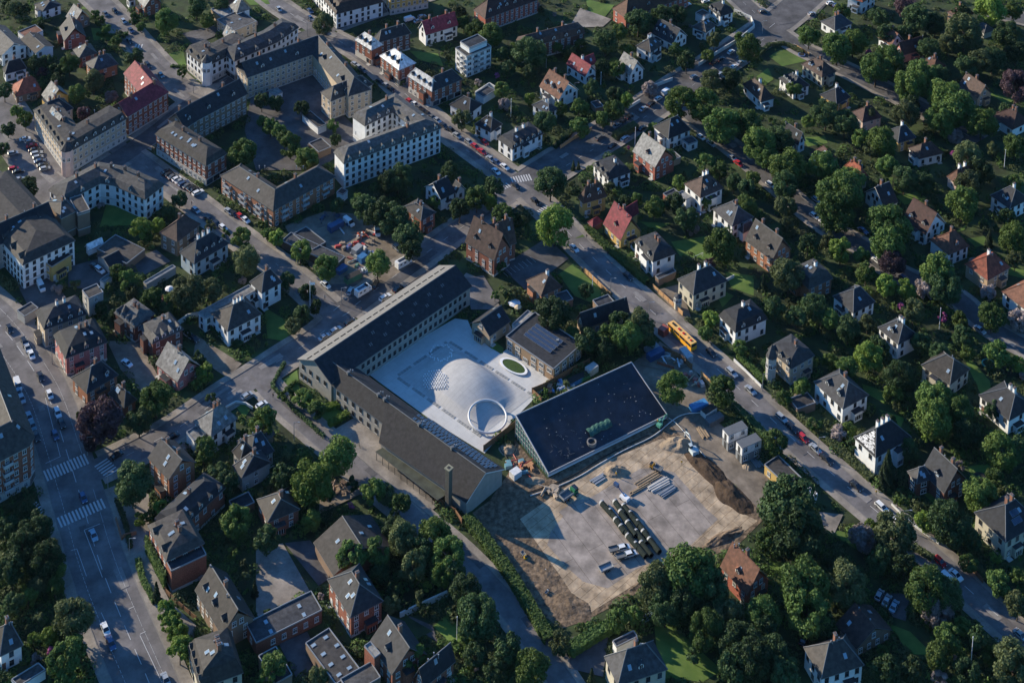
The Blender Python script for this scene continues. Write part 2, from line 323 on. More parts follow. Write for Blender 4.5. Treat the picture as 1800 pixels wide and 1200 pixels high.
def dormer_mesh(wmat, rmat):
    b = MB(); w_, h, d = .75, 1.25, 2.6      # local: front face at y=0 looking -y, body goes +y
    for s in (-1, 1):
        pts = [(s*w_, 0, 0), (s*w_, d, 0), (s*w_, d, h), (s*w_, 0, h)]; b.poly(pts if s > 0 else pts[::-1], rmat)
    b.poly([(-w_, 0, 0), (w_, 0, 0), (w_, 0, h), (0, 0, h+.55), (-w_, 0, h)], wmat)
    for s in (-1, 1):
        e = w_+.15; pts = [(s*e, -.2, h-.1), (s*e, d, h-.1), (0, d, h+.62), (0, -.2, h+.62)]; b.poly(pts if s > 0 else pts[::-1], rmat)
        pts = [(s*e, -.2, h-.22), (s*e, d, h-.22), (0, d, h+.5), (0, -.2, h+.5)]; b.poly(pts if s < 0 else pts[::-1], rmat)
    b.poly([(-.5, -.03, .15), (.5, -.03, .15), (.5, -.03, h-.1), (-.5, -.03, h-.1)], GLASS)
    for x in (-.5, 0, .5): b.box((x, -.05, h/2), (.08, .06, h-.2), FRAMEW)
    return b.mesh('dormer')
b = MB(); b.box((0, -.6, 0), (3.0, 1.2, .16), STONE); b.box((0, -1.17, .5), (3.0, .06, .9), mat('railing_pale', (.4,.42,.44), .4, .1))
for x in (-1.47, 1.47): b.box((x, -.6, .5), (.06, 1.2, .9), mat('railing_pale', (.4,.42,.44), .4, .1))
BALC = b.mesh('balcony')
DM = {}
def sky_mesh():
    b = MB(); b.box((0, 0, .06), (.95, 1.3, .12), STEEL); b.poly([(-.4, -.58, .13), (.4, -.58, .13), (.4, .58, .13), (-.4, .58, .13)], mat('skylight_glass', (.25,.33,.4), .08, .1, spec=.9)); return b.mesh('skylight')
SKM = sky_mesh()
def chim_mesh(m, h=1.7):
    b = MB(); b.box((0, 0, h/2-.8), (.75, 1.0, h+1.6), m); b.box((0, 0, h+.06), (.95, 1.2, .14), LEAD)
    for y in (-.25, .25): b.cyl((0, y, h+.1), (0, y, h+.4), .14, BRICKC, 8)
    return b.mesh('chimney')
CHM = {'b': chim_mesh(BRICKC), 'w': chim_mesh(WHITEM), 'g': chim_mesh(LEAD, 2)}
def panel_mesh():
    b = MB(); pm = mat('solar_cells', (.03,.045,.08), .15, .2, 3, spec=.8)
    b.box((0, 0, .05), (1.0, 1.6, .08), STEEL); b.poly([(-.46, -.76, .095), (.46, -.76, .095), (.46, .76, .095), (-.46, .76, .095)], pm); return b.mesh('solar_panel')
PNM = panel_mesh()
CAMP = Vector((0, 0, CH))
BL = []       # landmarks: (px x, y, label)
def build_roof(mb, A, B, zs, rmat, h, hip):
    """A,B: rows of world 2D points (left/right eaves). zs: profile [(t,z)], hip: ends hipped (a,b)."""
    n = len(A); rows = []
    for i in range(n):
        a, b_ = A[i], B[i]; rows.append([(a+(b_-a)*t, z) for t, z in zs])
    wdt = (B[0]-A[0]).length
    for end, hp in ((0, hip[0]), (n-1, hip[1])):
        if not hp: continue
        j = 1 if end == 0 else n-2
        r = rows[end]; new = []
        for k, (t, z) in enumerate(zs):
            inn = min(t, 1-t)*wdt
            p, q = r[k][0], rows[j][k][0]; L_ = (q-p).length
            lim = L_*(.5 if n == 2 and hip[0] and hip[1] else .85)*.98
            new.append((p+(q-p).normalized()*min(inn*hp, lim), z))
        rows[end] = new
    K = len(zs)
    def v3(e): return (e[0].x, e[0].y, e[1])
    for i in range(n-1):
        for k in range(K-1):
            mb.poly([v3(rows[i][k]), v3(rows[i+1][k]), v3(rows[i+1][k+1]), v3(rows[i][k+1])], rmat)
    for end, hp in ((0, hip[0]), (n-1, hip[1])):
        if hp: 
            r = rows[end]; m_ = K//2
            # end face made of strips between symmetric profile points
            for k in range(m_):
                q = [v3(r[k]), v3(r[k+1]), v3(r[K-2-k]), v3(r[K-1-k])]
                if K-2-k == k+1: q = [v3(r[k]), v3(r[k+1]), v3(r[K-1-k])]
                mb.poly(q if end == 0 else q[::-1], rmat)
    return rows
def building(name, cat, label, A, B, h, rise, kind, wc, rc, opt='', hip=None, group=None):
    """A = near/first eave polyline (2D Vectors), B = opposite eave polyline."""
    O = sum(A, Vector((0, 0)))/len(A); O = (O+sum(B, Vector((0, 0)))/len(B))/2
    A = [a-O for a in A]; B = [b_-O for b_ in B]
    ring = A+B[::-1]
    if area2(ring) < 0:
        if kind == 'mono': A, B = A[::-1], B[::-1]
        else: A, B = B, A
        ring = A+B[::-1]     # now ring ccw: A then B reversed
    FOOT.append([(p.x+O.x, p.y+O.y) for p in ring])
    root = thing(name, label, cat, (O.x, O.y, 0), 0, group)
    wmat, rmat = wm(wc), rm(rc)
    op = dict((x[0], x[1:]) for x in opt.split()) if opt else {}
    if kind in ('hip', 'gable', 'mans') and name not in ('garage', 'shed'):
        if 's' not in op and R_.random() < .6: op['s'] = str(R_.randint(1, 4))
        if 'a' not in op and R_.random() < .7: op['a'] = str(R_.randint(1, 3))
    prof = {'gable': [(0, h), (.5, h+rise), (1, h)], 'hip': [(0, h), (.5, h+rise), (1, h)],
            'mans': [(0, h), (.13, h+rise*.62), (.5, h+rise), (.87, h+rise*.62), (1, h)], 'mono': [(0, h), (.5, h+rise/2), (1, h+rise)]}.get(kind, [(0, h), (.5, h+.12), (1, h)])
    if kind == 'mans' and 'T' in op: prof = [(0, h), (.13, h+rise*.9), (.5, h+rise), (.87, h+rise*.9), (1, h)]
    hipp = hip if hip is not None else ((1, 1) if kind in ('hip', 'mans') else (0, 0))
    if 'H' in op: hipp = {'a': (1, 0), 'b': (0, 1), 'n': (0, 0), 'p': (1, 1)}[op['H']]
    if kind in ('hip', 'gable'): prof = [(t, z if i != 1 else h+rise*1.18) for i, (t, z) in enumerate(prof)]
    rb = MB()
    rows = build_roof(rb, A, B, prof, rmat, h, hipp)
    # fascia + soffit
    full = [(p, h) for p in A]+[(p, prof[-1][1]) for p in B[::-1]]
    c = len(full)
    for i in range(c):
        (a, za), (b_, zb) = full[i], full[(i+1) % c]
        if kind in ('gable', 'mono') and (i == len(A)-1 or i == c-1):
            r = rows[-1] if i == len(A)-1 else rows[0][::-1]
            for e0, e1 in zip(r, r[1:]):
                rb.poly([(*e0[0], e0[1]-.25), (*e1[0], e1[1]-.25), (*e1[0], e1[1]), (*e0[0], e0[1])], FRAMEW if wc in ('white', 'cream', 'blue') else LEAD)
        else: rb.poly([(*a, za-.25), (*b_, zb-.25), (*b_, zb), (*a, za)], LEAD if kind != 'flat' else wmat)
    for i in range(len(A)-1):
        if kind in ('gable', 'mono'):
            r0, r1 = rows[i], rows[i+1]
            for k in range(len(r0)-1): rb.poly([(*r0[k][0], r0[k][1]-.25), (*r0[k+1][0], r0[k+1][1]-.25), (*r1[k+1][0], r1[k+1][1]-.25), (*r1[k][0], r1[k][1]-.25)], LEAD)
        else: rb.poly([(*A[i], h-.25), (*B[i], h-.25), (*B[i+1], h-.25), (*A[i+1], h-.25)], LEAD)
    if kind == 'flat':      # parapet
        for i in range(c):
            a, b_ = full[i][0], full[(i+1) % c][0]; d = (b_-a); L_ = d.length
            if L_ < .5: continue
            mid = (a+b_)/2; rz = math.atan2(d.y, d.x); nn = Vector((-d.y, d.x)).normalized()*.13
            rb.box((mid.x+nn.x, mid.y+nn.y, h+.17), (L_-.3, .2, .42), STEEL if rc != 'white' else WHITEM, rz)
    # ridge tiles along hips
    if kind in ('hip', 'gable') and 'R' not in op:
        for e0, e1 in zip(rows, rows[1:]): rb.cyl((*e0[1][0], e0[1][1]-.02), (*e1[1][0], e1[1][1]-.02), .16, LEAD if rc in ('dark', 'slate', 'grey', 'taupe') else rmat, 5)
        for end in (0, -1):
            if kind == 'hip' and hipp[end]:
                for k in (0, 2): rb.cyl((*rows[end][k][0], rows[end][k][1]), (*rows[end][1][0], rows[end][1][1]), .15, LEAD if rc in ('dark', 'slate', 'grey', 'taupe') else rmat, 5)
    roof = rb.build('roof', root)
    # walls
    ins = .4 if kind != 'flat' else .12
    def inset(poly_, d):
        n = len(poly_); out = []
        for i in range(n):
            p0, p1, p2 = poly_[i-1], poly_[i], poly_[(i+1) % n]
            d1 = (p1-p0).normalized(); d2 = (p2-p1).normalized(); n1 = Vector((-d1.y, d1.x)); n2 = Vector((-d2.y, d2.x))
            bis = n1+n2; bis = bis/max(.3, bis.length_squared/2) if bis.length > .2 else n1
            out.append(p1+bis*d)
        return out
    ring = A+B[::-1]; ri = inset(ring, ins); wb = MB(); n = len(ri); top = h-.1
    nA = len(A); segs = []
    for i in range(n):
        a, b_ = ri[i], ri[(i+1) % n]; za = zb = top
        if kind == 'mono': za = h-.1 if i < nA else h+rise-.15; zb = h-.1 if (i+1) % n < nA else h+rise-.15
        gab = kind == 'gable' and ((i == nA-1 and not hipp[1]) or (i == n-1 and not hipp[0]))
        pts = [(*a, -.3), (*b_, -.3), (*b_, zb), (*a, za)]
        if gab: m_ = (a+b_)/2; pts = [(*a, -.3), (*b_, -.3), (*b_, zb), (*m_, h+rise*(1-.8/max(3, (b_-a).length))-.2), (*a, za)]
        wb.poly(pts, wmat); segs.append((a, b_, min(za, zb), gab))
        if 'P' in op or wc in ('brick', 'dkbrick', 'red', 'beige', 'rose') and h > 6:     # plinth / pale ground floor
            pm = STONE; hh = 2.6 if 'P' in op else .8; d = (b_-a).normalized(); nn = Vector((d.y, -d.x))*.06
            wb.poly([(*(a+nn), -.3), (*(b_+nn), -.3), (*(b_+nn), hh), (*(a+nn), hh)], pm); wb.poly([(*(a+nn), hh), (*(b_+nn), hh), (*b_, hh), (*a, hh)], pm)
    if h > 8:   # string course
        for a, b_, _, _ in segs:
            d = (b_-a); L_ = d.length
            if L_ < 2: continue
            mid = (a+b_)/2; nn = Vector((d.y, -d.x)).normalized()*.08
            wb.box((mid.x+nn.x, mid.y+nn.y, 2.9), (L_, .16, .18), STONE, math.atan2(d.y, d.x)); wb.box((mid.x+nn.x, mid.y+nn.y, h-.45), (L_, .2, .25), STONE, math.atan2(d.y, d.x))
    wb.build('wall', root)
    # windows
    ww = op.get('w', 'w' if wc not in ('white', 'cream', 'blue') else 'd'); wn = 0
    Ow = Vector((O.x, O.y))
    if ww != '0':
        def face_(sg):
            d = (sg[1]-sg[0]); m_ = (sg[0]+sg[1])/2+Ow
            return -(Vector((d.y, -d.x)).normalized().dot(Vector((-m_.x, -m_.y)).normalized()))
        for a, b_, zt, gab in sorted(segs, key=face_):
            d = b_-a; L_ = d.length
            if L_ < 2.2: continue
            d.normalize(); nn = Vector((d.y, -d.x)); mid = (a+b_)/2+Ow
            vis = nn.dot(Vector((CAMP.x-mid.x, CAMP.y-mid.y)))/Vector((CAMP.x-mid.x, CAMP.y-mid.y)).length > .04
            if not vis: continue
            nf = max(1, int(round(zt/2.75))); fh = zt/nf
            sp = 2.5 if h > 8 else R_.uniform(2.5, 3.1)
            nc = max(1, int((L_-.8)/sp)); sp = L_/nc
            for f in range(nf):
                for c_ in range(nc):
                    if h < 8 and R_.random() < .15: continue
                    if wn >= 98: break
                    p = a+d*(sp*(c_+.5)); key = ww
                    if f == 0 and 'P' in op: key = 'S' if sp > 3 else 'w'
                    z0 = f*fh+(fh-1.6)*.55 if key != 'S' else .4
                    obj('window', R_.choice(WMV[key]), root, (p.x+nn.x*.03, p.y+nn.y*.03, z0), math.atan2(d.y, d.x)); wn += 1
            if 'B' in op:
                for f in range(1, nf):
                    for c_ in range(1, nc, 3):
                        p = a+d*(sp*(c_+.5)); obj('balcony', BALC, root, (p.x, p.y, f*fh+.1), math.atan2(d.y, d.x))
            if gab and rise > 2.5:
                for q in ((-1, 1) if L_ > 7.5 and rise > 4 else (0,)):
                    p = (a+b_)/2+d*q*1.1; obj('window', WM[ww], root, (p.x+nn.x*.03, p.y+nn.y*.03, h+.3), math.atan2(d.y, d.x))
    # bays, doors and steps on the villas
    if name in ('villa', 'house', 'brick_house') and h > 3.4:
        vsegs = []
        for a, b_, zt, gab in segs:
            d = b_-a
            if d.length < 5: continue
            mid = (a+b_)/2+Ow; nn = Vector((d.y, -d.x)).normalized(); f_ = nn.dot(Vector((-mid.x, -mid.y)).normalized())
            if f_ > .15: vsegs.append((a, b_, nn))
        if vsegs:
            a, b_, nn = R_.choice(vsegs); d = (b_-a).normalized(); rz = math.atan2(d.y, d.x); p = a.lerp(b_, R_.uniform(.3, .7))
            bw, bd, bh = R_.uniform(2.4, 3.6), R_.uniform(1.1, 2.0), min(h*.9, R_.choice((2.7, 3.0, 3.2, 5.2)))
            q = p+nn*(bd/2+.02); bb = MB(); bb.box((0, 0, bh/2), (bw, bd, bh), wmat, 0, 1); bb.box((0, 0, bh+.08), (bw+.3, bd+.25, .16), rm('slate' if rc != 'red' else 'grey'), 0, 1)
            bb.poly([(-bw/2+.3, -bd/2-.02, .7), (bw/2-.3, -bd/2-.02, .7), (bw/2-.3, -bd/2-.02, 2.1), (-bw/2+.3, -bd/2-.02, 2.1)], GLASS)
            for x in (-bw/4, 0, bw/4): bb.box((x, -bd/2-.04, 1.4), (.09, .06, 1.4), FRAMEW)
            bb.build('bay', root, (q.x, q.y, 0), rz)
            a, b_, nn = vsegs[0]; d = (b_-a).normalized(); rz = math.atan2(d.y, d.x); p = a.lerp(b_, .12 if R_.random() < .5 else .88)+nn*.04
            db = MB(); db.box((0, 0, 1.3), (1.0, .1, 2.1), R_.choice((FRAMED, FRAMEW, BRICKC))); db.box((0, -.6, .12), (1.8, 1.2, .24), STONE); db.build('door', root, (p.x, p.y, 0), rz)
    # roof furniture
    K = len(prof)
    def slope_pt(side, i, u, t):       # side 0: A side, 1: B side
        r0, r1 = rows[i], rows[i+1]; k = 0 if side == 0 else K-1; k2 = 1 if side == 0 else K-2
        def pt(r): 
            e, f_ = r[k], r[k2]; return Vector((*(e[0]+(f_[0]-e[0])*t), e[1]+(f_[1]-e[1])*t))
        return pt(r0)+(pt(r1)-pt(r0))*u
    def faces():
        out = []
        for i in range(len(rows)-1):
            for side in (0, 1):
                E = A if side == 0 else B
                d = E[i+1]-E[i]
                if side: d = -d
                nn = Vector((d.y, -d.x)).normalized(); mid = (E[i]+E[i+1])/2+Ow
                v = nn.dot(Vector((-mid.x, -mid.y)).normalized())
                out.append((v > .05, i, side, (E[i+1]-E[i]).length, math.atan2(-nn.y, -nn.x)-math.pi/2, nn))
        return out
    if 'd' in op or 'D' in op:
        cnt = int(op.get('d', op.get('D'))); key = (wc if 'D' in op else 'white', rc)
        if key not in DM: DM[key] = dormer_mesh(wm(key[0]), rm('slate' if rc in ('metal', 'light') else rc))
        fs = [f for f in faces() if f[3] > 3.5]
        vis = [f for f in fs if f[0]] or fs
        tot = sum(f[3] for f in vis)
        for f in vis:
            c_ = max(1, round(cnt*f[3]/tot))
            for q in range(c_):
                t = .25 if kind == 'mans' else .3
                p = slope_pt(f[2], f[1], (q+.5)/c_, t)
                obj('dormer', DM[key], roof, (p.x, p.y, p.z-.2), f[4])
    if 's' in op:
        cnt = int(op['s']); fs = [f for f in faces()]
        for q in range(cnt):
            f = fs[q % len(fs)] if 'f' not in op else [g for g in fs if g[0]][0]
            k0 = 1 if kind == 'mans' else 0; kk = (k0, k0+1) if f[2] == 0 else (K-1-k0, K-2-k0)
            u = R_.uniform(.15, .85) if kind != 'flat' else (q//2+.5)/max(1, (cnt+1)//2); t = R_.uniform(.3, .75)
            def pt(r): e, g = r[kk[0]], r[kk[1]]; return Vector((*(e[0]+(g[0]-e[0])*t), e[1]+(g[1]-e[1])*t))
            p = pt(rows[f[1]]).lerp(pt(rows[f[1]+1]), u)
            e, g = rows[f[1]][kk[0]], rows[f[1]][kk[1]]; sl_ = math.atan2(g[1]-e[1], (g[0]-e[0]).length)
            o = obj('skylight', SKM, roof, (p.x, p.y, p.z+.03)); o.rotation_euler = (sl_, 0, f[4])
    if 'p' in op:     # solar panels grid on a visible slope
        fs = [f for f in faces()]; f = max(fs, key=lambda f: (f[0] and f[5].x < 0)*100+f[3]); cnt = int(op['p'])
        kk = (0, 1) if f[2] == 0 else (K-1, K-2); nc = max(1, cnt//2)
        e, g = rows[f[1]][kk[0]], rows[f[1]][kk[1]]; sl_ = math.atan2(g[1]-e[1], (g[0]-e[0]).length)
        for q in range(cnt):
            t = .4+.25*(q % 2); u = .5+(q//2-nc/2)*1.15/max(4, f[3])
            def pt(r): e, g = r[kk[0]], r[kk[1]]; return Vector((*(e[0]+(g[0]-e[0])*t), e[1]+(g[1]-e[1])*t))
            p = pt(rows[f[1]]).lerp(pt(rows[f[1]+1]), u); o = obj('solar_panel', PNM, roof, (p.x, p.y, p.z+.06)); o.rotation_euler = (sl_, 0, f[4])
    if 'c' in op or 'C' in op:
        cnt = int(op.get('c', op.get('C'))); key = 'b' if 'c' in op else 'w'; mid = K//2
        tot = len(rows)-1
        for q in range(cnt):
            g = (q+.5)/cnt*tot; i = min(int(g), tot-1); u = g-i
            e, f_ = rows[i][mid], rows[i+1][mid]; p = e[0]+(f_[0]-e[0])*u; d = f_[0]-e[0]
            off = Vector((-d.y, d.x)).normalized()*.5 if d.length > .1 else Vector((.5, 0))
            zz = e[1]-.15
            obj('chimney', CHM[key], roof, (p.x+off.x, p.y+off.y, zz), math.atan2(d.y, d.x))
    if 'a' in op:     # antennas / vents
        for q in range(int(op['a'])):
            e, f_ = rows[0][K//2], rows[-1][K//2]; p = e[0]+(f_[0]-e[0])*R_.random()
            b = MB(); b.cyl((0, 0, -.3), (0, 0, .9), .14, STEEL, 6); b.cyl((0, 0, .8), (0, 0, .95), .22, STEEL, 6); b.build('vent_pipe', roof, (p.x+R_.uniform(-1, 1), p.y, e[1]-.5))
    q = proj((O.x, O.y, h*.6)); BL.append((q[0], q[1], label)); return root, roof, rows, O
def rect(kind_dir, L, N, R):
    o = L+(R-N)
    if kind_dir == 'L': return [L, N], [o, R]
    return [N, R], [L, o]
def BLD(data, ox, oy, sc_=.25):
    for ln in data.strip().split('\n'):
        f = [x.strip() for x in ln.split('|')]
        if len(f) < 9: continue
        kd, pts, h, rise, wc, rc, opt, name, label = f[:9]
        q = [float(x) for x in pts.replace(' ', ',').split(',') if x]; h = float(h); rise = float(rise)
        L, N, R = [P(ox+q[i]*sc_, oy+q[i+1]*sc_, h).xy for i in (0, 2, 4)]
        d1, d2 = N-L, R-N
        # square the corner up
        a1, a2 = math.atan2(d1.y, d1.x), math.atan2(d2.y, d2.x); e = (a2-a1) % (2*math.pi)-math.pi/2; e = max(-.5, min(.5, e))
        r1 = Matrix.Rotation(e/2, 2); r2 = Matrix.Rotation(-e/2, 2); L = N-r1 @ d1; R = N+r2 @ d2
        kind = {'g': 'gable', 'h': 'hip', 'm': 'mans', 'f': 'flat', 'o': 'mono'}[kd[0]]
        dr = kd[1] if len(kd) > 1 else ('L' if (N-L).length >= (R-N).length else 'R')
        A, B = rect(dr, L, N, R)
        cat = {'villa': 'villa', 'house': 'house', 'brick_house': 'house', 'apartment_block': 'apartment block', 'garage': 'garage', 'shed': 'shed', 'barn': 'barn', 'extension': 'building', 'town_hall': 'brick building', 'office_building': 'office building', 'school_building': 'school building', 'cabin':'cabin'}.get(name, name.replace('_', ' '))
        building(name, cat, label, A, B, h, rise, kind, wc, rc, opt)
def BLOCK(px, depth, h, rise, kind, wc, rc, opt, name, label, hip=(1, 1)):
    A = [P(u, v, h).xy for u, v in px]
    def off(A, d):
        out = []
        for i in range(len(A)):
            if i == 0: t = (A[1]-A[0]).normalized(); out.append(A[0]+Vector((-t.y, t.x))*d)
            elif i == len(A)-1: t = (A[-1]-A[-2]).normalized(); out.append(A[-1]+Vector((-t.y, t.x))*d)
            else:
                t1 = (A[i]-A[i-1]).normalized(); t2 = (A[i+1]-A[i]).normalized(); n1 = Vector((-t1.y, t1.x)); n2 = Vector((-t2.y, t2.x)); s = n1+n2
                out.append(A[i]+s*(d/max(.35, s.length_squared/2)))
        return out
    building(name, 'apartment block', label, A, off(A, depth), h, rise, kind, wc, rc, opt, hip)
# ---- kind | L N R (eave corners in photo tiles) | eave height | roof rise | wall | roof | options | name | label
BLD('''
hL|210,45 300,82 445,52|4.5|2|white|dark|c1|villa|white villa with black hip roof in top left corner
gL|458,118 520,168 640,125|4|4|brown|light|s5 c1|house|house with pale sunlit roof and five skylights
gL|395,200 450,292 610,268|4.5|4.5|red|slate|c1 D1|brick_house|red gabled brick house above the crowded gardens
h|500,352 556,412 690,378|5|3|red|grey|c1|brick_house|square brick house with grey pyramid roof
h|600,440 650,508 832,450|5|3.2|orange|slate|c2 s1|brick_house|brick villa with chimney beside the red roofed block
gL|-120,240 12,392 186,322|5.5|3|white|grey|s2|apartment_block|white building with broad grey roof at left edge
gL|165,270 250,378 373,322|5|1.5|white|taupe|s1|extension|low white wing with flat brown grey roof
f|130,225 180,272 300,218|5|.2|white|rust|w0|extension|roof terrace building with red brown deck
h|0,490 35,522 195,498|4|3.5|white|dark|c1|house|small white house with steep black roof near left edge
h|80,602 112,682 290,630|3.5|4|brown|red|s1 c1|house|bungalow with bright red hipped roof
gL|305,662 345,728 480,668|4.5|4|yellow|light|c1|house|yellow gabled house with pale grey roof
gL|318,855 372,932 500,868|9|4.5|beige|light|w0 c1|extension|tall pale gabled rear wing of pink corner block
h|248,770 300,848 505,750|9|3.5|beige|dark|c2 d1|extension|courtyard wing with black roof and pale rear wall
mL|1085,945 1448,1168 1600,1078|9|3.2|brick|taupe|s8 f c2 P|apartment_block|brown brick apartment house with row of blue skylights
h|880,-15 905,10 960,-5|4|2|white|slate|c1|villa|white round fronted villa at top edge
gL|960,5 1015,55 1140,20|5|4|brick|light|s2 c1|brick_house|brick house with sunlit roof windows by top street
f|1465,75 1560,130 1660,100|4|.2|tan|light|w0|garage|long flat garage near top left courtyard
h|1600,45 1665,95 1765,65|6|4|white|light|C1|villa|pale villa with glittering steep roof behind the corner block
h|1500,20 1570,45 1700,10|4|3|red|rust|c1|brick_house|red brick house near top edge beside pale villa
f|1530,140 1640,225 1800,150|5|.2|beige|grey|s2|extension|long flat roofed courtyard building behind corner block
gL|1580,235 1625,290 1680,262|9|3|beige|light|w0|extension|small gabled turret wing on white corner block
''', 0, 0)
BLD('''
m|330,-100 562,102 915,35|7.5|5|white|brown|D9 a3|apartment_block|white apartment block with brown mansard roof at top
f|900,-70 942,-8 1215,-55|8.5|.3|yellow|grey|P|apartment_block|yellow shop building at top edge
h|687,282 812,357 895,318|7.5|3.2|brick|metal|D3 c1 P|brick_house|brick shop house with bright metal roof, nearest the crossroads
hR|830,262 862,300 1090,232|8|3.5|dkbrick|dark|c2 a2|apartment_block|dark long roofed brick block behind bright shop house
h|860,397 1005,497 1130,447|7.5|3.4|brick|metal|D3 c1 P|brick_house|brick shop house with bright metal roof, middle of three
hL|1062,537 1237,647 1300,615|7.5|3.4|brick|metal|D4 P|brick_house|brick shop house with bright metal roof, nearest the bend
hR|1180,592 1240,645 1447,552|7.6|3.6|brick|dark|s4 c1 P|extension|dark roofed brick wing with four skylights beside the bend
gR|1128,202 1192,250 1437,192|5.5|4.2|white|wine|c2 d2|house|white terrace house with wine red roof and balconies
f|1380,352 1480,402 1680,352|10|.3|white|grey|a2 wW B|apartment_block|modern white flat roofed apartment building with balconies
f|1422,302 1500,342 1640,300|12.5|.3|white|dark|w0|extension|rooftop penthouse with pale blue awnings
h|1518,72 1612,135 2010,10|7|5|red|maroon|s6 d6 c4|apartment_block|long red brick housing block at top
h|1348,745 1500,802 1605,737|4.5|3|white|dark|c1|villa|white villa with broad black roof below the modern flats
h|1525,882 1650,932 1745,878|4.5|3.2|white|dark|s3 C1|villa|white villa with black roof and sunlit red roofed car port
f|310,815 435,905 500,880|3|.2|white|taupe|w0|garage|low white courtyard garage with brown flat roof
f|370,1010 440,1075 530,1035|3|.2|brown|taupe|w0|garage|flat brown shed behind the white apartment block
f|95,640 130,678 185,650|3|.2|white|light|w0|shed|small pale courtyard shed between the blocks
f|1538,660 1600,690 1690,640|3|.2|white|slate|w0|garage|long low garage behind a white garden wall
hR|445,652 525,714 835,602|9|3|beige|taupe|d4 a3|apartment_block|beige five storey wing ending in the courtyard
''', 450, 0)
BLD('''
m|30,290 70,345 495,212|7|4|dkbrick|brown|s3 d5 c2|apartment_block|long dark brown roofed housing block in shade
h|700,62 800,130 1260,-20|6|5|red|rust|s4 d4 c2|apartment_block|red brick hall with sunlit orange gable end
m|1370,58 1465,118 1565,88|5|3.5|white|dark|d3 C1|villa|white villa with black mansard at the curved wall
f|1285,95 1340,122 1395,98|3.5|.2|white|taupe|w0|extension|low white annex with flat beige roof
h|1255,197 1365,232 1450,185|4|2.5|white|taupe|C1|villa|low white villa with beige roof beside curved wall
gL|970,240 1130,312 1245,257|4|4.5|white|dark|d3 c1|villa|white gambrel villa behind the shady gardens
h|862,330 975,372 1072,320|5|2.8|white|taupe|C2|villa|white villa with beige sunlit roof and glass porch
gL|728,466 830,532 935,490|4.5|4.5|white|light|s2 c1|villa|white gabled villa with pale grey sunlit roof
gL|373,455 515,542 600,505|4|3.5|white|wine|C1|house|house with bright wine red metal roof
gR|480,440 520,475 590,440|4.5|3|white|wine|w0|extension|short cross wing with wine red roof
gL|205,602 330,702 458,624|4.5|5|white|rust|d3 c2|house|half timbered house with orange brown roof
h|118,758 262,800 345,772|4.5|1.6|white|slate|C1|house|white house with low dark roof above hedges
m|-112,980 3,1052 236,948|5.6|2.8|white|dark|d5 C2 s2|villa|long white villa with dark mansard beside the main road
h|988,892 1100,977 1265,915|5.4|4|white|dark|c0|villa|large white villa with sharp black pyramid roof
f|1190,985 1240,1022 1312,1000|3|.2|white|slate||extension|white flat roofed bay with big windows
gL|858,1058 1005,1180 1140,1102|6|5.2|red|light|c2 D1|brick_house|red brick villa with stepped gables and bright roof
f|1095,1085 1135,1130 1185,1105|2.6|.2|tan|grey|w0|garage|small garage beside stepped gable villa
m|572,1155 676,1268 835,1205|4.6|3.4|white|dark|d3 C1|villa|white villa with dark mansard and blue glass conservatory
h|1632,592 1750,718 1845,688|4|3.6|white|brown|s2 d1 C1|villa|white villa with brown pyramid roof and dormer
f|565,718 590,765 640,745|2.4|.2|brown|slate|w0|shed|small garden shed with pale grey roof
''', 900, 0)
BLD('''
h|48,562 178,637 312,617|4.5|3.2|white|dark|d4 C1 s2|villa|white villa with black mansard and tall chimney
h|225,457 380,547 490,507|5|3.6|cream|brown|d2 s3 c1|villa|cream villa with brown roof by the round lawn
h|358,670 482,737 590,687|4.5|3|yellow|dark|C1|villa|yellow walled villa with black roof and white ridge
h|588,787 665,862 800,822|4.5|3.2|pink|maroon|c1|villa|pink villa with dark red brown roof
h|372,150 470,215 590,160|4|2.8|white|slate|c2|villa|white villa with slate roof at the top crossroads
h|545,-5 665,18 795,-22|6|3|white|red|c1|villa|tall white house with red roof at top edge
gL|780,262 865,325 950,282|4|4|white|rust|c1|house|white gabled house with rust roof among big trees
gR|905,342 945,392 1068,322|4|4|rose|maroon|c1 s1|house|dark red gabled house among big trees
h|1055,442 1160,512 1245,462|4|3.5|white|rust|C1 c1|villa|villa with brown red roof and white chimney
gL|1362,590 1475,692 1560,645|4.5|4|tan|brown|c1|house|house with sunlit orange brown roof by purple tree
h|1560,812 1720,912 1850,852|4|3.8|white|maroon|c2|villa|long white villa with dark maroon roof at right edge
h|1255,88 1330,135 1452,98|4|3|brown|maroon|s6 c1|house|house with maroon roof and white skylights top right
h|810,927 915,1007 1050,975|4.5|3.2|yellow|dark|C1 s2|villa|cream villa with black pyramid roof and white chimney
h|992,1040 1062,1118 1225,1068|4|3|white|brown|c1|house|brown roofed house in dense shade
gL|110,945 215,1022 262,992|4|4|white|dark|c1|house|narrow white gabled house with black roof
h|268,1085 388,1152 506,1132|3.5|3.4|white|maroon||house|bungalow with maroon pyramid roof in gardens
h|1440,182 1520,237 1592,210|3|2|grey|grey|w0|house|grey roofed bungalow hidden by trees
h|1268,1238 1325,1298 1452,1225|4|3.4|pink|rust|C2|house|pink brown roofed house half hidden by trees
h|510,1185 650,1262 712,1245|5|3|cream|red|c2|house|cream house with small red roof behind avenue
''', 1350, 0)
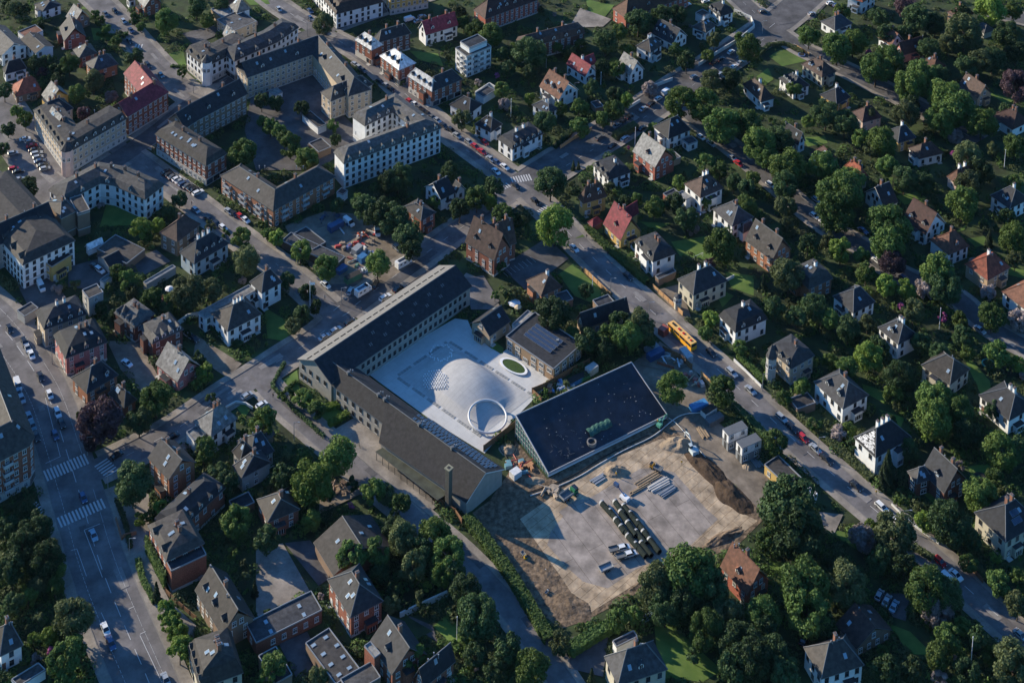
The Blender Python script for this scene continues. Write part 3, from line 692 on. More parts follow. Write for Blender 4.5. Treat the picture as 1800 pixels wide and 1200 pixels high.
BLD('''
m|-180,-10 -30,225 132,105|7.5|3|white|grey|d5 c1|apartment_block|white corner block with grey mansard at left edge
hR|388,200 425,338 520,268|10|1.5|brown|taupe|c1 w0|extension|windowless tall brown stair wing
f|468,205 545,308 637,284|9.5|.3|brown|taupe|a2 w0|extension|tall brown flat roofed block with white base
m|-260,130 158,664 525,482|10|3.2|white|taupe|d8 s4|apartment_block|white apartment house with ridge dormers at left edge
f|300,648 364,682 515,602|6|.2|yellow|dark||house|yellow ivy covered house in dark yard
f|690,545 890,660 1015,553|3|.2|brown|taupe|w0|garage|broad flat roofed garage in the dark yard
gR|672,600 780,697 890,642|3|1.6|grey|dark|w0|garage|garage with black pitched roof in dark yard
gR|605,530 620,562 718,500|2.5|1.4|white|white|w0|shed|small white canopy shed in dark yard
h|1118,437 1246,502 1412,377|6.3|3.4|brown|brown|c1|brick_house|square brown brick house with big pyramid roof
h|1258,577 1366,657 1616,512|6|4|blue|dark|d4 C3|villa|pale blue villa with black roof and three white chimneys
m|262,990 308,1118 605,995|7.5|3.4|beige|dark|d4 C2|villa|beige villa with dark mansard beside the avenue
f|560,850 622,905 735,868|7|.3|grey|taupe|a1|extension|grey flat roofed rear wing of beige villa
f|118,985 172,1030 272,968|3|.2|grey|slate|w0|garage|small grey garage between white block and villa
m|385,1150 460,1320 755,1195|7|3.5|rose|dark|D3 s3 c2|brick_house|rose red ornate brick house with round gable
m|850,970 945,1105 1058,985|6.3|2.4|dkbrick|grey|d4 c2|brick_house|dark tudor brick row house with turret roof
m|965,1100 1070,1218 1300,1120|6|2.4|dkbrick|grey|d4 c1|brick_house|tudor brick row house with flat grey roof top
f|1392,1000 1440,1045 1800,850|5.2|.3|white|light||extension|long white wing with pale roof and blue panels
h|1452,1012 1600,1130 1860,1025|6.3|3.2|white|taupe|C3 s2|villa|large white villa complex with taupe hipped roof
h|1750,785 1840,862 1988,785|7|3.6|white|dark|c1|villa|white villa with steep grey pyramid roof
f|1000,790 1030,806 1262,705|2.6|.2|grey|light|w0|shed|long pale canopy roof beside blue villa
f|700,772 730,790 790,745|2.5|.2|white|cream|w0|shed|small cream awning in shaded garden
'''.replace('|cream|w0|shed', '|light|w0|shed'), 0, 300)
BLD('''
gR|1185,112 1300,205 1402,152|5|3.6|white|dark|c1|house|white gabled house with black roof in deep shade
gL|1370,125 1410,160 1475,128|4|2.4|white|dark|c1|extension|small white side wing with black roof
h|1018,262 1160,352 1276,297|6|1.5|brick|taupe|c1 s2|brick_house|square brick house with brown flat hipped roof
f|160,512 560,672 632,612|3|.2|dark|slate|w0|garage|long dark garage row with pale divider strips
f|242,458 398,560 500,510|3|.2|dark|dark|w0|garage|upper dark garage row beside building yard
gL|1462,505 1675,632 1800,548|7|7|brick|brown|c2 D2|town_hall|steep gabled red brick hall with stepped gables
gR|1600,470 1668,560 1835,510|7|6.5|brick|brown|c2|extension|steep cross wing with stepped brick gable
gR|1500,1075 1642,1165 1800,1062|4.2|3|tan|dark|s2|house|low pale house with black roof by school court
f|570,150 610,175 640,140|3|.2|white|slate|w0|garage|small white garage next to white block
''', 450, 300)
BLD('''
hR|450,197 500,232 686,210|6|4.5|yellow|brown|c2 d2|villa|yellow half timbered house with brown roof
gL|632,377 762,492 918,432|3.6|6.5|yellow|wine|c1 D1|villa|steep gabled yellow house with wine purple roof
gR|780,330 805,352 880,290|4|4|yellow|wine|w0|extension|small side wing with wine purple roof
h|530,362 568,395 640,355|2.6|1.5|red|wine|w0|garage|small garage with wine red roof by main road
m|832,507 990,642 1167,597|6.2|3.4|white|slate|d2 c2 C1|villa|white villa with slate mansard and dormers by road
f|1000,745 1030,768 1168,722|2.7|.2|brown|taupe|w0|garage|flat brown garage attached to white mansard villa
h|1197,97 1325,192 1498,132|6.5|3.6|white|brown|s2 d2 C2|villa|white villa with brown roof and round blue pool
f|1058,165 1105,200 1185,165|2.8|.2|red|slate|w0|garage|red walled flat garage beside hedge
f|1178,155 1225,208 1255,185|4|.2|white|light||extension|white porch wing with pale flat roof
h|1392,277 1548,392 1712,337|6|3.6|white|slate|s5 c1|villa|white villa with slate roof and five skylights
h|1595,410 1625,440 1700,385|4|2|white|dark|w0|extension|small white rear bay with black roof
gL|1645,482 1830,632 1960,548|6|5.6|orange|taupe|D2 c2|brick_house|victorian orange brick house with striped walls
h|1146,772 1275,877 1537,792|6.3|4|cream|dark|s2 C2|villa|cream villa with black roof and corner turret
m|1440,1022 1570,1138 1812,1055|6|4|white|dark|d2 C1 s1|villa|white villa with hooded dormer beside parked bus
h|86,777 205,882 362,822|5|3.6|orange|brown|C1|brick_house|tan brick house with brown hipped roof by lawn
f|300,870 345,935 432,905|2.8|.2|brown|slate|w0|extension|low flat extension beside the small lawn
gR|435,1048 500,1112 855,1035|4|3.6|tan|dark|c0 C1|house|long black roofed house with tan gable
f|570,912 608,965 714,917|3.4|.2|brown|slate|w0|garage|flat dark garage beside the main road
f|0,1082 60,1118 165,1015|3.4|.2|white|light|w0|extension|pale walkway canopy near the solar roof
gR|520,1160 560,1200 620,1150|2|1|brown|slate|w0|shed|small shed among bushes near the bus
''', 900, 300)
BLD('''
gR|650,165 815,262 935,238|4.5|4.6|white|dark|c1 s2|villa|white gabled villa with black roof behind avenue trees
gL|940,340 1110,452 1257,372|4.5|5.6|white|maroon|s2 d2 c1|villa|long dark maroon roofed villa with white gable
hL|1555,177 1700,268 1850,205|5.5|4|white|dark|C1 d1|villa|white gabled villa with black roof at right edge
h|1117,492 1270,592 1437,547|5|3.6|white|rust|d1 c1|villa|white villa with rust red pyramid roof
h|1372,662 1545,772 1720,692|5.2|3.6|tan|red|s1 C1|villa|tan villa with bright orange red roof
h|1638,852 1806,975 1990,880|5|4|white|rust|s3 C1|villa|white villa with rust roof at right edge
mL|165,705 288,832 446,745|6|4.4|orange|grey|s3 C1|house|tan gabled house with grey mansard roof
h|443,887 600,1002 767,932|4.8|3.4|white|dark|s1 C0|villa|white villa with plain black pyramid roof
h|755,1112 915,1222 1067,1165|6|3.6|white|dark|s3 C2 d1|villa|ornate white villa with skylights and slate roof
m|-18,1258 165,1392 346,1310|6.6|3.6|beige|slate|d3 c1 C1|villa|beige stone villa with round turret
gR|510,5 640,68 706,50|5|3|cream|red|c1|extension|side wing with red roof over cream wall
'''.replace('\ngR|510,5 640,68 706,50|5|3|cream|red|c1|extension|side wing with red roof over cream wall', ''), 1350, 300)
BLD('''
h|488,262 610,367 842,242|5|3.6|orange|dark|d2 c1|house|tan walled house with black roof beside rose brick house
h|730,387 874,467 974,418|3.4|2.8|brick|taupe|c1|brick_house|small brick cottage with grey brown roof by purple tree
gL|1086,162 1246,287 1422,177|4|4.6|rose|light|s3 c1|house|pink gabled house with pale grey roof
h|1350,567 1484,672 1677,547|5.4|3.6|white|light|c2|villa|white villa with weathered pale roof by crossroads
f|1310,637 1365,705 1440,660|4|.2|white|light|w0|extension|white side wing with ribbed pale roof
gL|1027,822 1185,972 1386,852|8|3.2|orange|slate|s3 c2|brick_house|tall orange brick house with slate gable roof
hL|1615,782 1690,838 1800,790|5.6|3.6|grey|taupe|c1|villa|grey villa with taupe pyramid roof
hL|1640,870 1700,960 1900,840|5.4|3.4|grey|dark|c1|extension|dark roofed rear wing of grey villa
mR|1060,1265 1240,1350 1640,1060|6.5|3|brick|dark|d5 c1|apartment_block|long brick building with white dormer row
f|1610,1120 1650,1200 1790,1130|3|.2|brown|dark|w0|shed|low dark flat shed behind orange brick house
''', 0, 600)
BLD('''
hL|0,1112 82,1272 312,1180|5.2|3.2|brick|taupe|s2 c1|brick_house|small brick house with taupe roof by school lane
hR|-140,700 -40,850 130,770|4.5|3.6|grey|dark|c1|house|black roofed house facing the school lane
gR|60,650 80,690 120,640|2.8|1|brown|grey|w0|shed|small shed with pale roof by street hedge
''', 450, 600)
BLD('''
h|305,292 527,474 724,387|6|4|white|slate|d2 s3 C1 c1|villa|white villa with rounded dormer and slate roof
f|158,400 205,480 325,420|2.7|.2|brown|taupe|w0|garage|flat taupe garage beside road hedge
h|590,682 757,817 1032,692|6.6|4|white|dark|C3|villa|white villa with black roof and white flaked patches
h|1060,180 1280,306 1447,210|5.2|4|cream|taupe|s2 c0|villa|cream villa with taupe pyramid roof and rooflight
h|1478,377 1695,557 1880,455|5.4|3.8|white|dark|s2 C2|villa|white villa with black roof and two white chimneys
gL|1085,905 1240,1068 1396,962|5|5.2|dkbrick|dark|d1 c2 s1|brick_house|dark brick house with steep black roof
h|990,910 1045,1000 1150,950|5|2.4|dkbrick|slate|wW|extension|dark brick wing with white bay windows
f|240,1060 290,1110 350,1075|2.6|.2|white|white|w0|shed|small white shed beside yellow site cabin
h|1440,1205 1672,1412 1920,1280|6.6|4|cream|dark|p8 c2 s1|villa|cream villa with four solar panels and glass bay
''', 1350, 600)
BLD('''
hR|-140,880 0,1012 172,965|5.4|3.6|white|taupe|s2 c1|villa|white villa with taupe roof in bottom left corner
f|60,1195 130,1230 340,1150|2.6|.2|white|grey|w0|shed|pale flat shed at bottom left edge
m|1037,90 1168,345 1440,215|8|2.4|brick|taupe|s3 c2 D2|brick_house|ivy clad red brick house with glass roof lights
f|1165,345 1203,420 1455,302|7|.3|brick|dark|w0|extension|flat black roof terrace of ivy clad house
gL|1340,560 1560,868 1800,752|5.4|4.6|brown|taupe|D3 s4 c1|barn|large dark barn with skylight strips
mL|1287,955 1400,1240 1720,1150|6.5|5.4|cream|taupe|D5 s4 c3|apartment_block|cream house with tall taupe mansard at bottom edge
''', 0, 900)
BLD('''
f|-70,780 0,925 462,682|4|.3|brick|slate|s4|extension|long low brick annex with four roof domes
f|400,892 560,1215 712,1080|3.6|.3|brown|taupe|s8 w0|extension|flat roofed annex with eight roof domes
h|498,472 664,742 897,622|7|3.6|brick|slate|s5 c1|brick_house|tall red brick house with slate pyramid roof
gL|815,895 955,1142 1195,985|6|4.4|brick|slate|D1 c1 s1|brick_house|red brick house with grey zinc dormer at bottom
f|776,932 832,1030 872,990|7|.3|brick|light|w0|extension|square brick stair tower with roof terrace
gR|1100,1165 1180,1235 1420,1062|5|3.6|brick|dark|s1|brick_house|black roofed house cut off at bottom edge
f|600,1170 660,1290 870,1150|4|.3|brown|grey|w0|extension|flat grey roof at bottom between brick houses
gL|415,205 545,445 945,225|4.2|3.6|brown|taupe|w0|barn|big weathered barn with leaf shadow on its roof
f|0,1020 130,1215 262,1150|4|.2|brown|slate|w0|extension|flat slate annex at bottom left centre
''', 450, 900)
BLD('''
h|625,1022 745,1220 1112,1138|6.6|4.4|cream|slate|s3 c1 d1|villa|cream villa with streaked slate roof at bottom
f|704,907 735,952 887,880|3|.2|white|slate|w0|garage|white garage with slate flat roof
gL|1445,392 1655,580 1830,485|4.8|5|red|rust|s2 c1 d1|brick_house|red brick cottage with orange tile roof
''', 900, 900)
BLD('''
h|205,967 375,1170 708,1136|6|4|white|taupe|a5 c1|villa|large white villa with taupe hipped roof at bottom
gL|492,775 620,962 852,800|3.2|3.2|brown|brown||barn|low dark barn half hidden under trees
''', 1350, 900)
# perimeter blocks
BLOCK([(62,198),(110,265),(127,265),(224,208)], 10.5, 9.6, 3.2, 'mans', 'beige', 'taupe', 'd16 c3 a3 P T', 'apartment_block', 'pink beige corner apartment block with dormer row')
BLOCK([(258,116),(297,162),(224,206)], -10.5, 9, 3.6, 'gable', 'brick', 'wine', 's6 c3', 'apartment_block', 'angled apartment block with wine red roof', (0, 0))
BLOCK([(326,90),(352,112),(372,113),(440,78)], 10.5, 9, 3.2, 'mans', 'white', 'taupe', 'd7 c4 P T', 'apartment_block', 'white corner apartment block with round corner tower')
BLOCK([(412,108),(440,95),(488,74),(526,48)], 10.5, 9.6, 3.2, 'mans', 'white', 'slate', 'd6 c3 P', 'apartment_block', 'white terrace of apartments along the shop street')
BLOCK([(325,226),(350,210),(436,165)], 10.5, 9.4, 4, 'gable', 'brown', 'dark', 's10 c3 d3', 'apartment_block', 'long shaded apartment block with black roof', (0, 0))
BLOCK([(434,137),(549,96),(612,170)], 10.5, 10.2, 3.8, 'hip', 'beige', 'slate', 's12 c4 d4', 'apartment_block', 'beige perimeter block around the dark courtyard', (0, 1))
BLOCK([(618,205),(696,167),(777,225),(604,288)], -8.6, 11, 3.2, 'mans', 'white', 'grey', 'd14 s6 c2', 'apartment_block', 'large white U shaped apartment block')
BLOCK([(386,309),(480,371),(591,310)], 10.5, 7.4, 3.2, 'hip', 'orange', 'taupe', 's6 c2 a4 B', 'apartment_block', 'orange brick apartment block with white balconies')
BLOCK([(-50,452),(98,386)], 11, 10, 3.6, 'gable', 'grey', 'dark', 's6 c3 d3', 'apartment_block', 'grey shaded block with curved balconies', (0, 0))
BLOCK([(112,356),(177,322),(200,326),(255,351)], 10.5, 9, 3.2, 'mans', 'white', 'grey', 's4 c5 d3', 'apartment_block', 'bent apartment block with one bright roof slope')
BLOCK([(-6,596),(61,767),(52,783),(-60,842)], -12, 14.2, 5, 'hip', 'brick', 'taupe', 's6 P B', 'apartment_block', 'tall red brick block with white windows at left edge')
BLOCK([(-90,330),(-10,290)], 9, 8, 3, 'hip', 'beige', 'grey', '', 'apartment_block', 'grey roofed block at far left edge')

def byl(l): return [o for o in bpy.data.objects if o.get('label') == l][0]
def turret(label, u, v, r, h, ch, wc):
    root = byl(label); p = P(u, v); O = root.location; b = MB(); b.cyl((p.x-O.x, p.y-O.y, 0), (p.x-O.x, p.y-O.y, h), r, wm(wc), 8); b.cyl((p.x-O.x, p.y-O.y, h), (p.x-O.x, p.y-O.y, h+ch), r*1.15, rm('slate'), 8, .05); t = b.build('turret', root)
    for k in range(3):
        a = math.radians(-150+k*45); w_ = obj('window', WM['w'], t, (p.x-O.x+math.cos(a)*r*.97, p.y-O.y+math.sin(a)*r*.97, h*.6), a+math.pi/2)
turret('beige stone villa with round turret', 1354, 668, 1.7, 9, 4.5, 'grey'); turret('cream villa with black roof and corner turret', 1191, 543, 1.3, 5, .8, 'cream'); turret('white corner apartment block with round corner tower', 364, 148, 2.2, 11, 3, 'white'); turret('pink beige corner apartment block with dormer row', 119, 306, 2.3, 11, 3.2, 'pink'); turret('dark tudor brick row house with turret roof', 222, 582, 1.4, 7.5, 2.5, 'dkbrick')
root = byl('white villa with black roof and white flaked patches'); rf = [c for c in root.children if c.name.startswith('roof')][0]
pl = max((p for p in rf.data.polygons if p.normal.x < -.1 and p.normal.y < -.1 and p.normal.z > .4), key=lambda p: p.area); vs_ = [rf.data.vertices[i].co.copy() for i in pl.vertices]; nn = pl.normal; b = MB(); wp = mat('roof_flake_white', (.7,.7,.7), .6, .05)
e1 = Vector((0, 0, 1)).cross(nn).normalized(); e2 = nn.cross(e1); cen = sum(vs_, Vector((0, 0, 0)))/len(vs_)
for k in range(150):
    a, c_ = R_.random(), R_.random()
    if a+c_ > 1: a, c_ = 1-a, 1-c_
    q = vs_[0]+(vs_[1]-vs_[0])*a+(vs_[-1]-vs_[0])*c_
    l_, w_ = R_.uniform(.1, .6), R_.uniform(.05, .17); q = cen+(q-cen)*.74+nn*.05
    b.poly([q-e1*l_-e2*w_, q+e1*l_-e2*w_, q+e1*l_+e2*w_, q-e1*l_+e2*w_], wp)
b.build('flaked_patches', rf)
# ------------------------------------------------------------------ the school
def quadroof(name, cat, label, ridge, eaveL, eaveR, zr, zl, zrr, wmat_, rmat_): pass
SL = rm('dark'); SB = mat('roof_school_tile', (.018,.0175,.019), .8, .3, 3.0, kind='roof'); SW = wm('tan')
SWALL = mat('wall_school', (.29,.275,.245), .85, .12, .6)
def school():
    root = thing('school_building', 'long L shaped yellow brick school with dark roofs and solar panels', 'school', (*P(590,650,0).xy, 0)); O = root.location.copy()
    def V(u, v, z): p = P(u, v, z); return (p.x-O.x, p.y-O.y, z)
    rb = MB(); wbm = MB()
    grey = mat('roof_school_grey', (.155,.15,.145), .75, .12, .8)
    # wing one
    z1, zr1 = 7.3, 11.4
    a0, a1 = V(522,631,z1), V(772,466,z1); b0, b1 = V(582,675,z1), V(830,503,z1)
    r0 = tuple((a0[i]+b0[i])/2 for i in (0, 1))+(zr1,); r1 = tuple((a1[i]+b1[i])/2 for i in (0, 1))+(zr1,)
    rb.poly([a1, a0, r0, r1], grey); rb.poly([b0, b1, r1, r0], SL)
    FOOT.append(ccw([(p[0]+O.x, p[1]+O.y) for p in (a0, a1, b1, b0)]))
    def dn(p, d=.3): return (p[0], p[1], p[2]-d)
    for p, q in ((a1, a0), (b0, b1), (a0, r0), (r0, b0), (b1, r1), (r1, a1)): rb.poly([dn(p), dn(q), q, p], LEAD)
    rb.poly([dn(a0), dn(a1), dn(r1), dn(r0)], LEAD); rb.poly([dn(r0), dn(r1), dn(b1), dn(b0)], LEAD)
    def lerp(p, q, t): return tuple(p[i]+(q[i]-p[i])*t for i in range(3))
    def ins(p, c, d=.5):
        v = Vector((c[0]-p[0], c[1]-p[1])).normalized()*d*1.4; return (p[0]+v.x, p[1]+v.y)
    c_ = ((a0[0]+b1[0])/2, (a0[1]+b1[1])/2)
    def walls(ring, zs, gables):
        n = len(ring)
        for i in range(n):
            p, q = ring[i], ring[(i+1) % n]
            pts = [(*p, -.3), (*q, -.3), (*q, zs[(i+1) % n]-.15), (*p, zs[i]-.15)]
            if i in gables: pts.insert(3, (*gables[i][:2], gables[i][2]))
            wbm.poly(pts, SWALL)
    A0, B0, B1, A1 = [ (p[0], p[1]) for p in (a0, b0, b1, a1)]
    def shrink(ring, d=.5):
        n = len(ring); out = []
        for i in range(n):
            p0, p1, p2 = Vector(ring[i-1]), Vector(ring[i]), Vector(ring[(i+1) % n])
            d1 = (p1-p0).normalized(); d2 = (p2-p1).normalized(); s = Vector((-d1.y, d1.x))+Vector((-d2.y, d2.x)); out.append(tuple(p1+s*(d/max(.4, s.length_squared/2))))
        return out
    ring = shrink([A0, B0, B1, A1]); m0 = ((ring[0][0]+ring[1][0])/2, (ring[0][1]+ring[1][1])/2, zr1-.5); m1 = ((ring[2][0]+ring[3][0])/2, (ring[2][1]+ring[3][1])/2, zr1-.5)
    walls(ring, [z1]*4, {0: m0, 2: m1})
    # wing two: narrow part then wide hall, common ridge
    zr2 = 9.6; R0, R1 = V(576,630,zr2), V(854,831,zr2); Rm = lerp(R0, R1, .56-.17)
    n0, n1 = V(582,676,6.6), V(684,752,6.6); w0, w1 = V(666,777,4.9), V(820,884,4.9)
    e0, e1 = V(630,648,6.6), V(760,742,6.6); f0, f1 = V(762,739,5.6), V(887,824,5.6)
    for q in ([R0, n0, n1, Rm], [Rm, w0, w1, R1]): rb.poly(q, SB)
    rb.poly([Rm, n1, w0], SB)
    for q in ([R0, Rm, e1, e0], [Rm, R1, f1, f0], [Rm, f0, e1]): rb.poly(q, SL)
    for p, q in ((n0, n1), (w0, w1), (w1, R1), (R1, f1), (f1, f0), (e1, e0)): rb.poly([dn(p), dn(q), q, p], WHITEM if p is w1 or p is R1 else LEAD)
    for q in ([R0, Rm, n1, n0], [Rm, R1, w1, w0], [e0, e1, Rm, R0], [f0, f1, R1, Rm]): rb.poly([dn(p) for p in q], LEAD)
    FOOT.append(ccw([(p[0]+O.x, p[1]+O.y) for p in (n0, n1, w0, w1, f1, e0)]))
    ring = shrink([x[:2] for x in (n0, n1, w0, w1, f1, f0, e1, e0)]); zs = [6.6, 6.6, 4.9, 4.9, 5.6, 5.6, 6.6, 6.6]
    ring[5] = ring[6]
    gm = ((ring[3][0]+ring[4][0])/2, (ring[3][1]+ring[4][1])/2, zr2-.6)
    walls([ring[i] for i in (0, 1, 2, 3, 4, 6, 7)], [6.6, 6.6, 4.9, 4.9, 5.6, 6.6, 6.6], {3: gm})
    rb.cyl(R0, R1, .15, LEAD, 5); rb.cyl(r0, r1, .15, LEAD, 5)
    roof = rb.build('roof', root); wbm.build('wall', root)
    # windows
    def row(p, q, z, n, key='w', s=0, e=1, off=.52):
        p, q = Vector(p[:2]), Vector(q[:2]); d = (q-p).normalized(); nn = Vector((d.y, -d.x))
        for i in range(n):
            c = p.lerp(q, s+(e-s)*(i+.5)/n)-nn*off+nn*.05
            obj('window', WM[key], root, (c.x, c.y, z), math.atan2(d.y, d.x))
    for z in (1.1, 4.4): row(b0, b1, z, 21, 'd', .2, .97)
    row(a0, b0, 1.2, 3, 'd', .05, .4); row(a0, b0, 4.6, 4, 'd', .05, .9)
    row(n0, n1, 3.9, 7, 'd', .04, .96); row(n0, n1, .8, 7, 'd', .04, .96); row(f1, e1, 2.4, 5, 'd')
    # small roof windows on the grey slope, in pairs
    sm = MB(); sm.box((0, 0, .06), (.9, .5, .12), DKM); sme = sm.mesh('skylight'); sm = MB(); sm.box((0, 0, .06), (.35, 1.0, .1), LEAD); sm.box((.7, 0, .06), (.35, 1.0, .1), LEAD); sme2 = sm.mesh('skylight')
    sl1 = math.atan2(zr1-z1, (Vector(r0[:2])-Vector(a0[:2])).length); rz = math.atan2(a0[1]-a1[1], a0[0]-a1[0])
    for i in range(44):
        t = (i//2*2+.6+(i % 2)*.75)/45; p = lerp(lerp(a0, a1, t), lerp(r0, r1, t), .55)
        o = obj('skylight', sme, roof, (p[0], p[1], p[2]+.04)); o.rotation_euler = (sl1, 0, rz)
    rz2 = math.atan2(b1[1]-b0[1], b1[0]-b0[0])
    for i in range(12):
        t = .3+.05*i; p = lerp(lerp(b0, b1, t), lerp(r0, r1, t), .35+.3*(i % 2)); o = obj('skylight', sme2, roof, (p[0], p[1], p[2]+.04)); o.rotation_euler = (sl1, 0, rz2)
    for u in (.14, .34, .38, .6, .8):
        p = lerp(R0, R1, u); b = MB(); b.box((0, 0, .2), (.9, .9, 1.0), LEAD); b.cyl((1.0, .3, 0), (1.0, .3, .8), .2, STEEL, 8); b.cyl((1.5, -.2, 0), (1.5, -.2, .8), .2, STEEL, 8); b.build('roof_vent', roof, p, .6)
    # solar panels on the back slope
    d = (Vector(R1)-Vector(Rm)); sl2 = math.atan2(zr2-5.6, (Vector(Rm[:2])-Vector(f0[:2])).length); rz3 = math.atan2(f0[1]-f1[1], f0[0]-f1[0])
    for i in range(22):
        for j in range(4):
            if i < 4 and j < 2: continue
            if i > 14 and j in (0,): continue
            u = .05+.9*(i+.5)/22; p = lerp(lerp(Rm, R1, u), lerp(f0, f1, u), .14+.21*j)
            o = obj('solar_panel', PNM, roof, (p[0], p[1], p[2]+.05)); o.rotation_euler = (sl2, 0, rz3)
    # tall chimney and canopy
    cb = MB(); p = V(788,893,0); cb.box((p[0], p[1], 6.7), (1.5, 1.5, 14), mat('chimney_dark_brick', (.11,.10,.08), .9, .2, 2), rz3); cb.box((p[0], p[1], 13.8), (2.0, 2.0, .3), mat('chimney_cap', (.22,.21,.15), .8, .1), rz3); cb.box((p[0], p[1], 13.97), (.9, .9, .06), DKM, rz3); cb.build('chimney', root)
    cn = MB(); q = [V(660,793,3.2), V(769,878,3.2), V(795,862,3.4), V(684,780,3.4)]; moss = mat('canopy_roof', (.05,.055,.04), .8, .4, .4)
    cn.poly(q, moss); cn.poly([dn(x, .25) for x in q][::-1], moss)
    for x, y in zip(q, q[1:]+q[:1]): cn.poly([dn(x, .25), dn(y, .25), y, x], LEAD)
    for i in range(10): x = lerp(q[0], q[1], (i+.1)/9.6); x2 = lerp(x, q[3], .04); cn.cyl((x2[0], x2[1], 0), (x2[0], x2[1], 3.1), .09, FRAMED, 6)
    cn.build('canopy', root)
    BL.append((640, 690, 'long L shaped school')); BL.append((800, 860, 'tall school chimney')); BL.append((700, 560, 'school back wing'))
school()
# solar roof school annex
def annex():
    h = 4.8; L, N, R = [P(*q, h).xy for q in ((889,592),(973,650),(1024,605))]
    o = L+(R-N); building('school_annex', 'school building', 'wooden school annex with rows of solar panels', [L, N], [o, R], h, .4, 'flat', 'wood', 'slate', 'wW')
    root = bpy.data.objects['school_annex']; O = root.location; roof = [c for c in root.children if c.name.startswith('roof')][0]
    d = (N-L).normalized(); e = (R-N).normalized(); rz = math.atan2(d.y, d.x)
    for r in range(4):
        for i in range(12):
            t = .22+.046*i; c = L.lerp(N, t)+(o-L)*(.34+.12*r); o_ = obj('solar_panel', PNM, roof, (c.x-O.x, c.y-O.y, h+.45)); o_.rotation_euler = (.3, 0, rz); o_.scale = (1.1, .8, 1)
    b = MB(); b.box((0, 0, .3), (.9, .9, .8), STEEL); c = L.lerp(R, .6); b.build('roof_vent', roof, (c.x-O.x+2, c.y-O.y, h))
annex()
def hall():
    root = thing('sports_hall', 'new hall with one huge sloping black roof and glass gable', 'sports hall', (*P(1040,735,0).xy, 0)); O = root.location
    def W(p): return (p[0]-O.x, p[1]-O.y, p[2])
    A = W(P(907,730,7.6)); B = W(P(1110,637,7.6)); Cc = W(P(1173,729,1.2)); D = W(P(964,832,1.2))
    FOOT.append(ccw([(p[0]+O.x, p[1]+O.y) for p in (A, D, Cc, B)]))
    tar = mat('roofing_felt', (.016,.02,.03), .5, .5, .25, spec=.4); rim = mat('parapet_metal', (.33,.33,.34), .5, .1)
    rb = MB(); rb.poly([A, D, Cc, B], tar)
    for p, q in ((A, D), (D, Cc), (Cc, B), (B, A)): rb.poly([(p[0], p[1], p[2]-.6), (q[0], q[1], q[2]-.6), q, p], rim)
    for p, q in ((A, D), (D, Cc), (Cc, B), (B, A)): rb.cyl((p[0], p[1], p[2]+.1), (q[0], q[1], q[2]+.1), .2, rim, 6)
    rf = rb.build('roof', root)
    gl = mat('green_glass', (.05,.12,.12), .1, .4, 1, spec=.9); wb = MB()
    def gr(p): return (p[0], p[1], -.2)
    def lo(p): return (p[0], p[1], p[2]-.6)
    wb.poly([gr(A), gr(D), lo(D), lo(A)], gl); wb.poly([gr(D), gr(Cc), lo(Cc), lo(D)], WHITEM); wb.poly([gr(Cc), gr(B), lo(B), lo(Cc)], gl); wb.poly([gr(B), gr(A), lo(A), lo(B)], gl)
    wb.build('wall', root); fr = MB()
    for i in range(14):
        t = i/13; x, y = A[0]+(D[0]-A[0])*t, A[1]+(D[1]-A[1])*t; z = A[2]+(D[2]-A[2])*t-.6; fr.cyl((x-.05, y-.05, 0), (x-.05, y-.05, z), .09, rim, 5)
    for z in (1.6, 3.2, 4.8):
        t = 1-(z+.6-D[2])/(A[2]-D[2]); t = max(.05, min(1, t)); fr.cyl((A[0], A[1], z), (A[0]+(D[0]-A[0])*t, A[1]+(D[1]-A[1])*t, z), .08, rim, 5)
    fr.build('glazing_frame', root)
    sc2 = MB(); n = Vector(D)-Vector(A); m_ = Vector(B)-Vector(A)
    for i in range(60):
        a, c_ = R_.random()*.9+.05, R_.random()**.6*.9+.05; p = Vector(A)+m_*a+n*c_; sc2.box((p.x, p.y, p.z+.08), (R_.uniform(.12, .35), .14, .08), R_.choice([LEAD, LEAD, STONE, FRAMED, rim]), R_.random()*3)
    for i in range(25):
        a = R_.random()*.35+.03; c_ = R_.uniform(.55, .95); p = Vector(A)+m_*a+n*c_; q = p+m_*R_.uniform(-.03, .03)+n*R_.uniform(-.06, .06); sc2.cyl(p+Vector((0, 0, .06)), q+Vector((0, 0, .06)), .05, LEAD, 4)
    sc2.build('roof_scraps', rf)['kind'] = 'stuff'
    # tarpaulin hump and manhole on the roof are things of their own
    def onroof(u, v):   # intersect view ray with roof plane
        nn = n.cross(m_).normalized(); o = Vector((0, 0, CH)); p1 = P(u, v, 0); d = (p1-o); a0 = Vector(A)+Vector((O.x, O.y, 0)); t = (a0-o).dot(nn)/d.dot(nn); return o+d*t
    g = mat('green_tarp', (.03,.09,.07), .6, .4, .8); p = onroof(1052, 750); th = thing('tarp_bundle', 'dark green tarpaulin bundle lying on black hall roof', 'tarpaulin', p, math.atan2(m_.y, m_.x))
    tb = MB(); N_ = 9
    for i in range(10):
        for j in range(N_-1):
            def f(i, j): a = math.pi*j/(N_-1); r = 1.6+.15*math.sin(i*2.1); return ((i-5)*.85, -math.cos(a)*r-.2*math.sin(i), math.sin(a)*1.0+.1*math.sin(i*3+j)-.4)
            tb.poly([f(i, j), f(i+1, j), f(i+1, j+1), f(i, j+1)], g)
    tb.build('tarpaulin', th)
    p = onroof(1040, 778); th = thing('manhole_ring', 'round concrete well ring lying on hall roof', 'concrete ring', p); tb = MB()
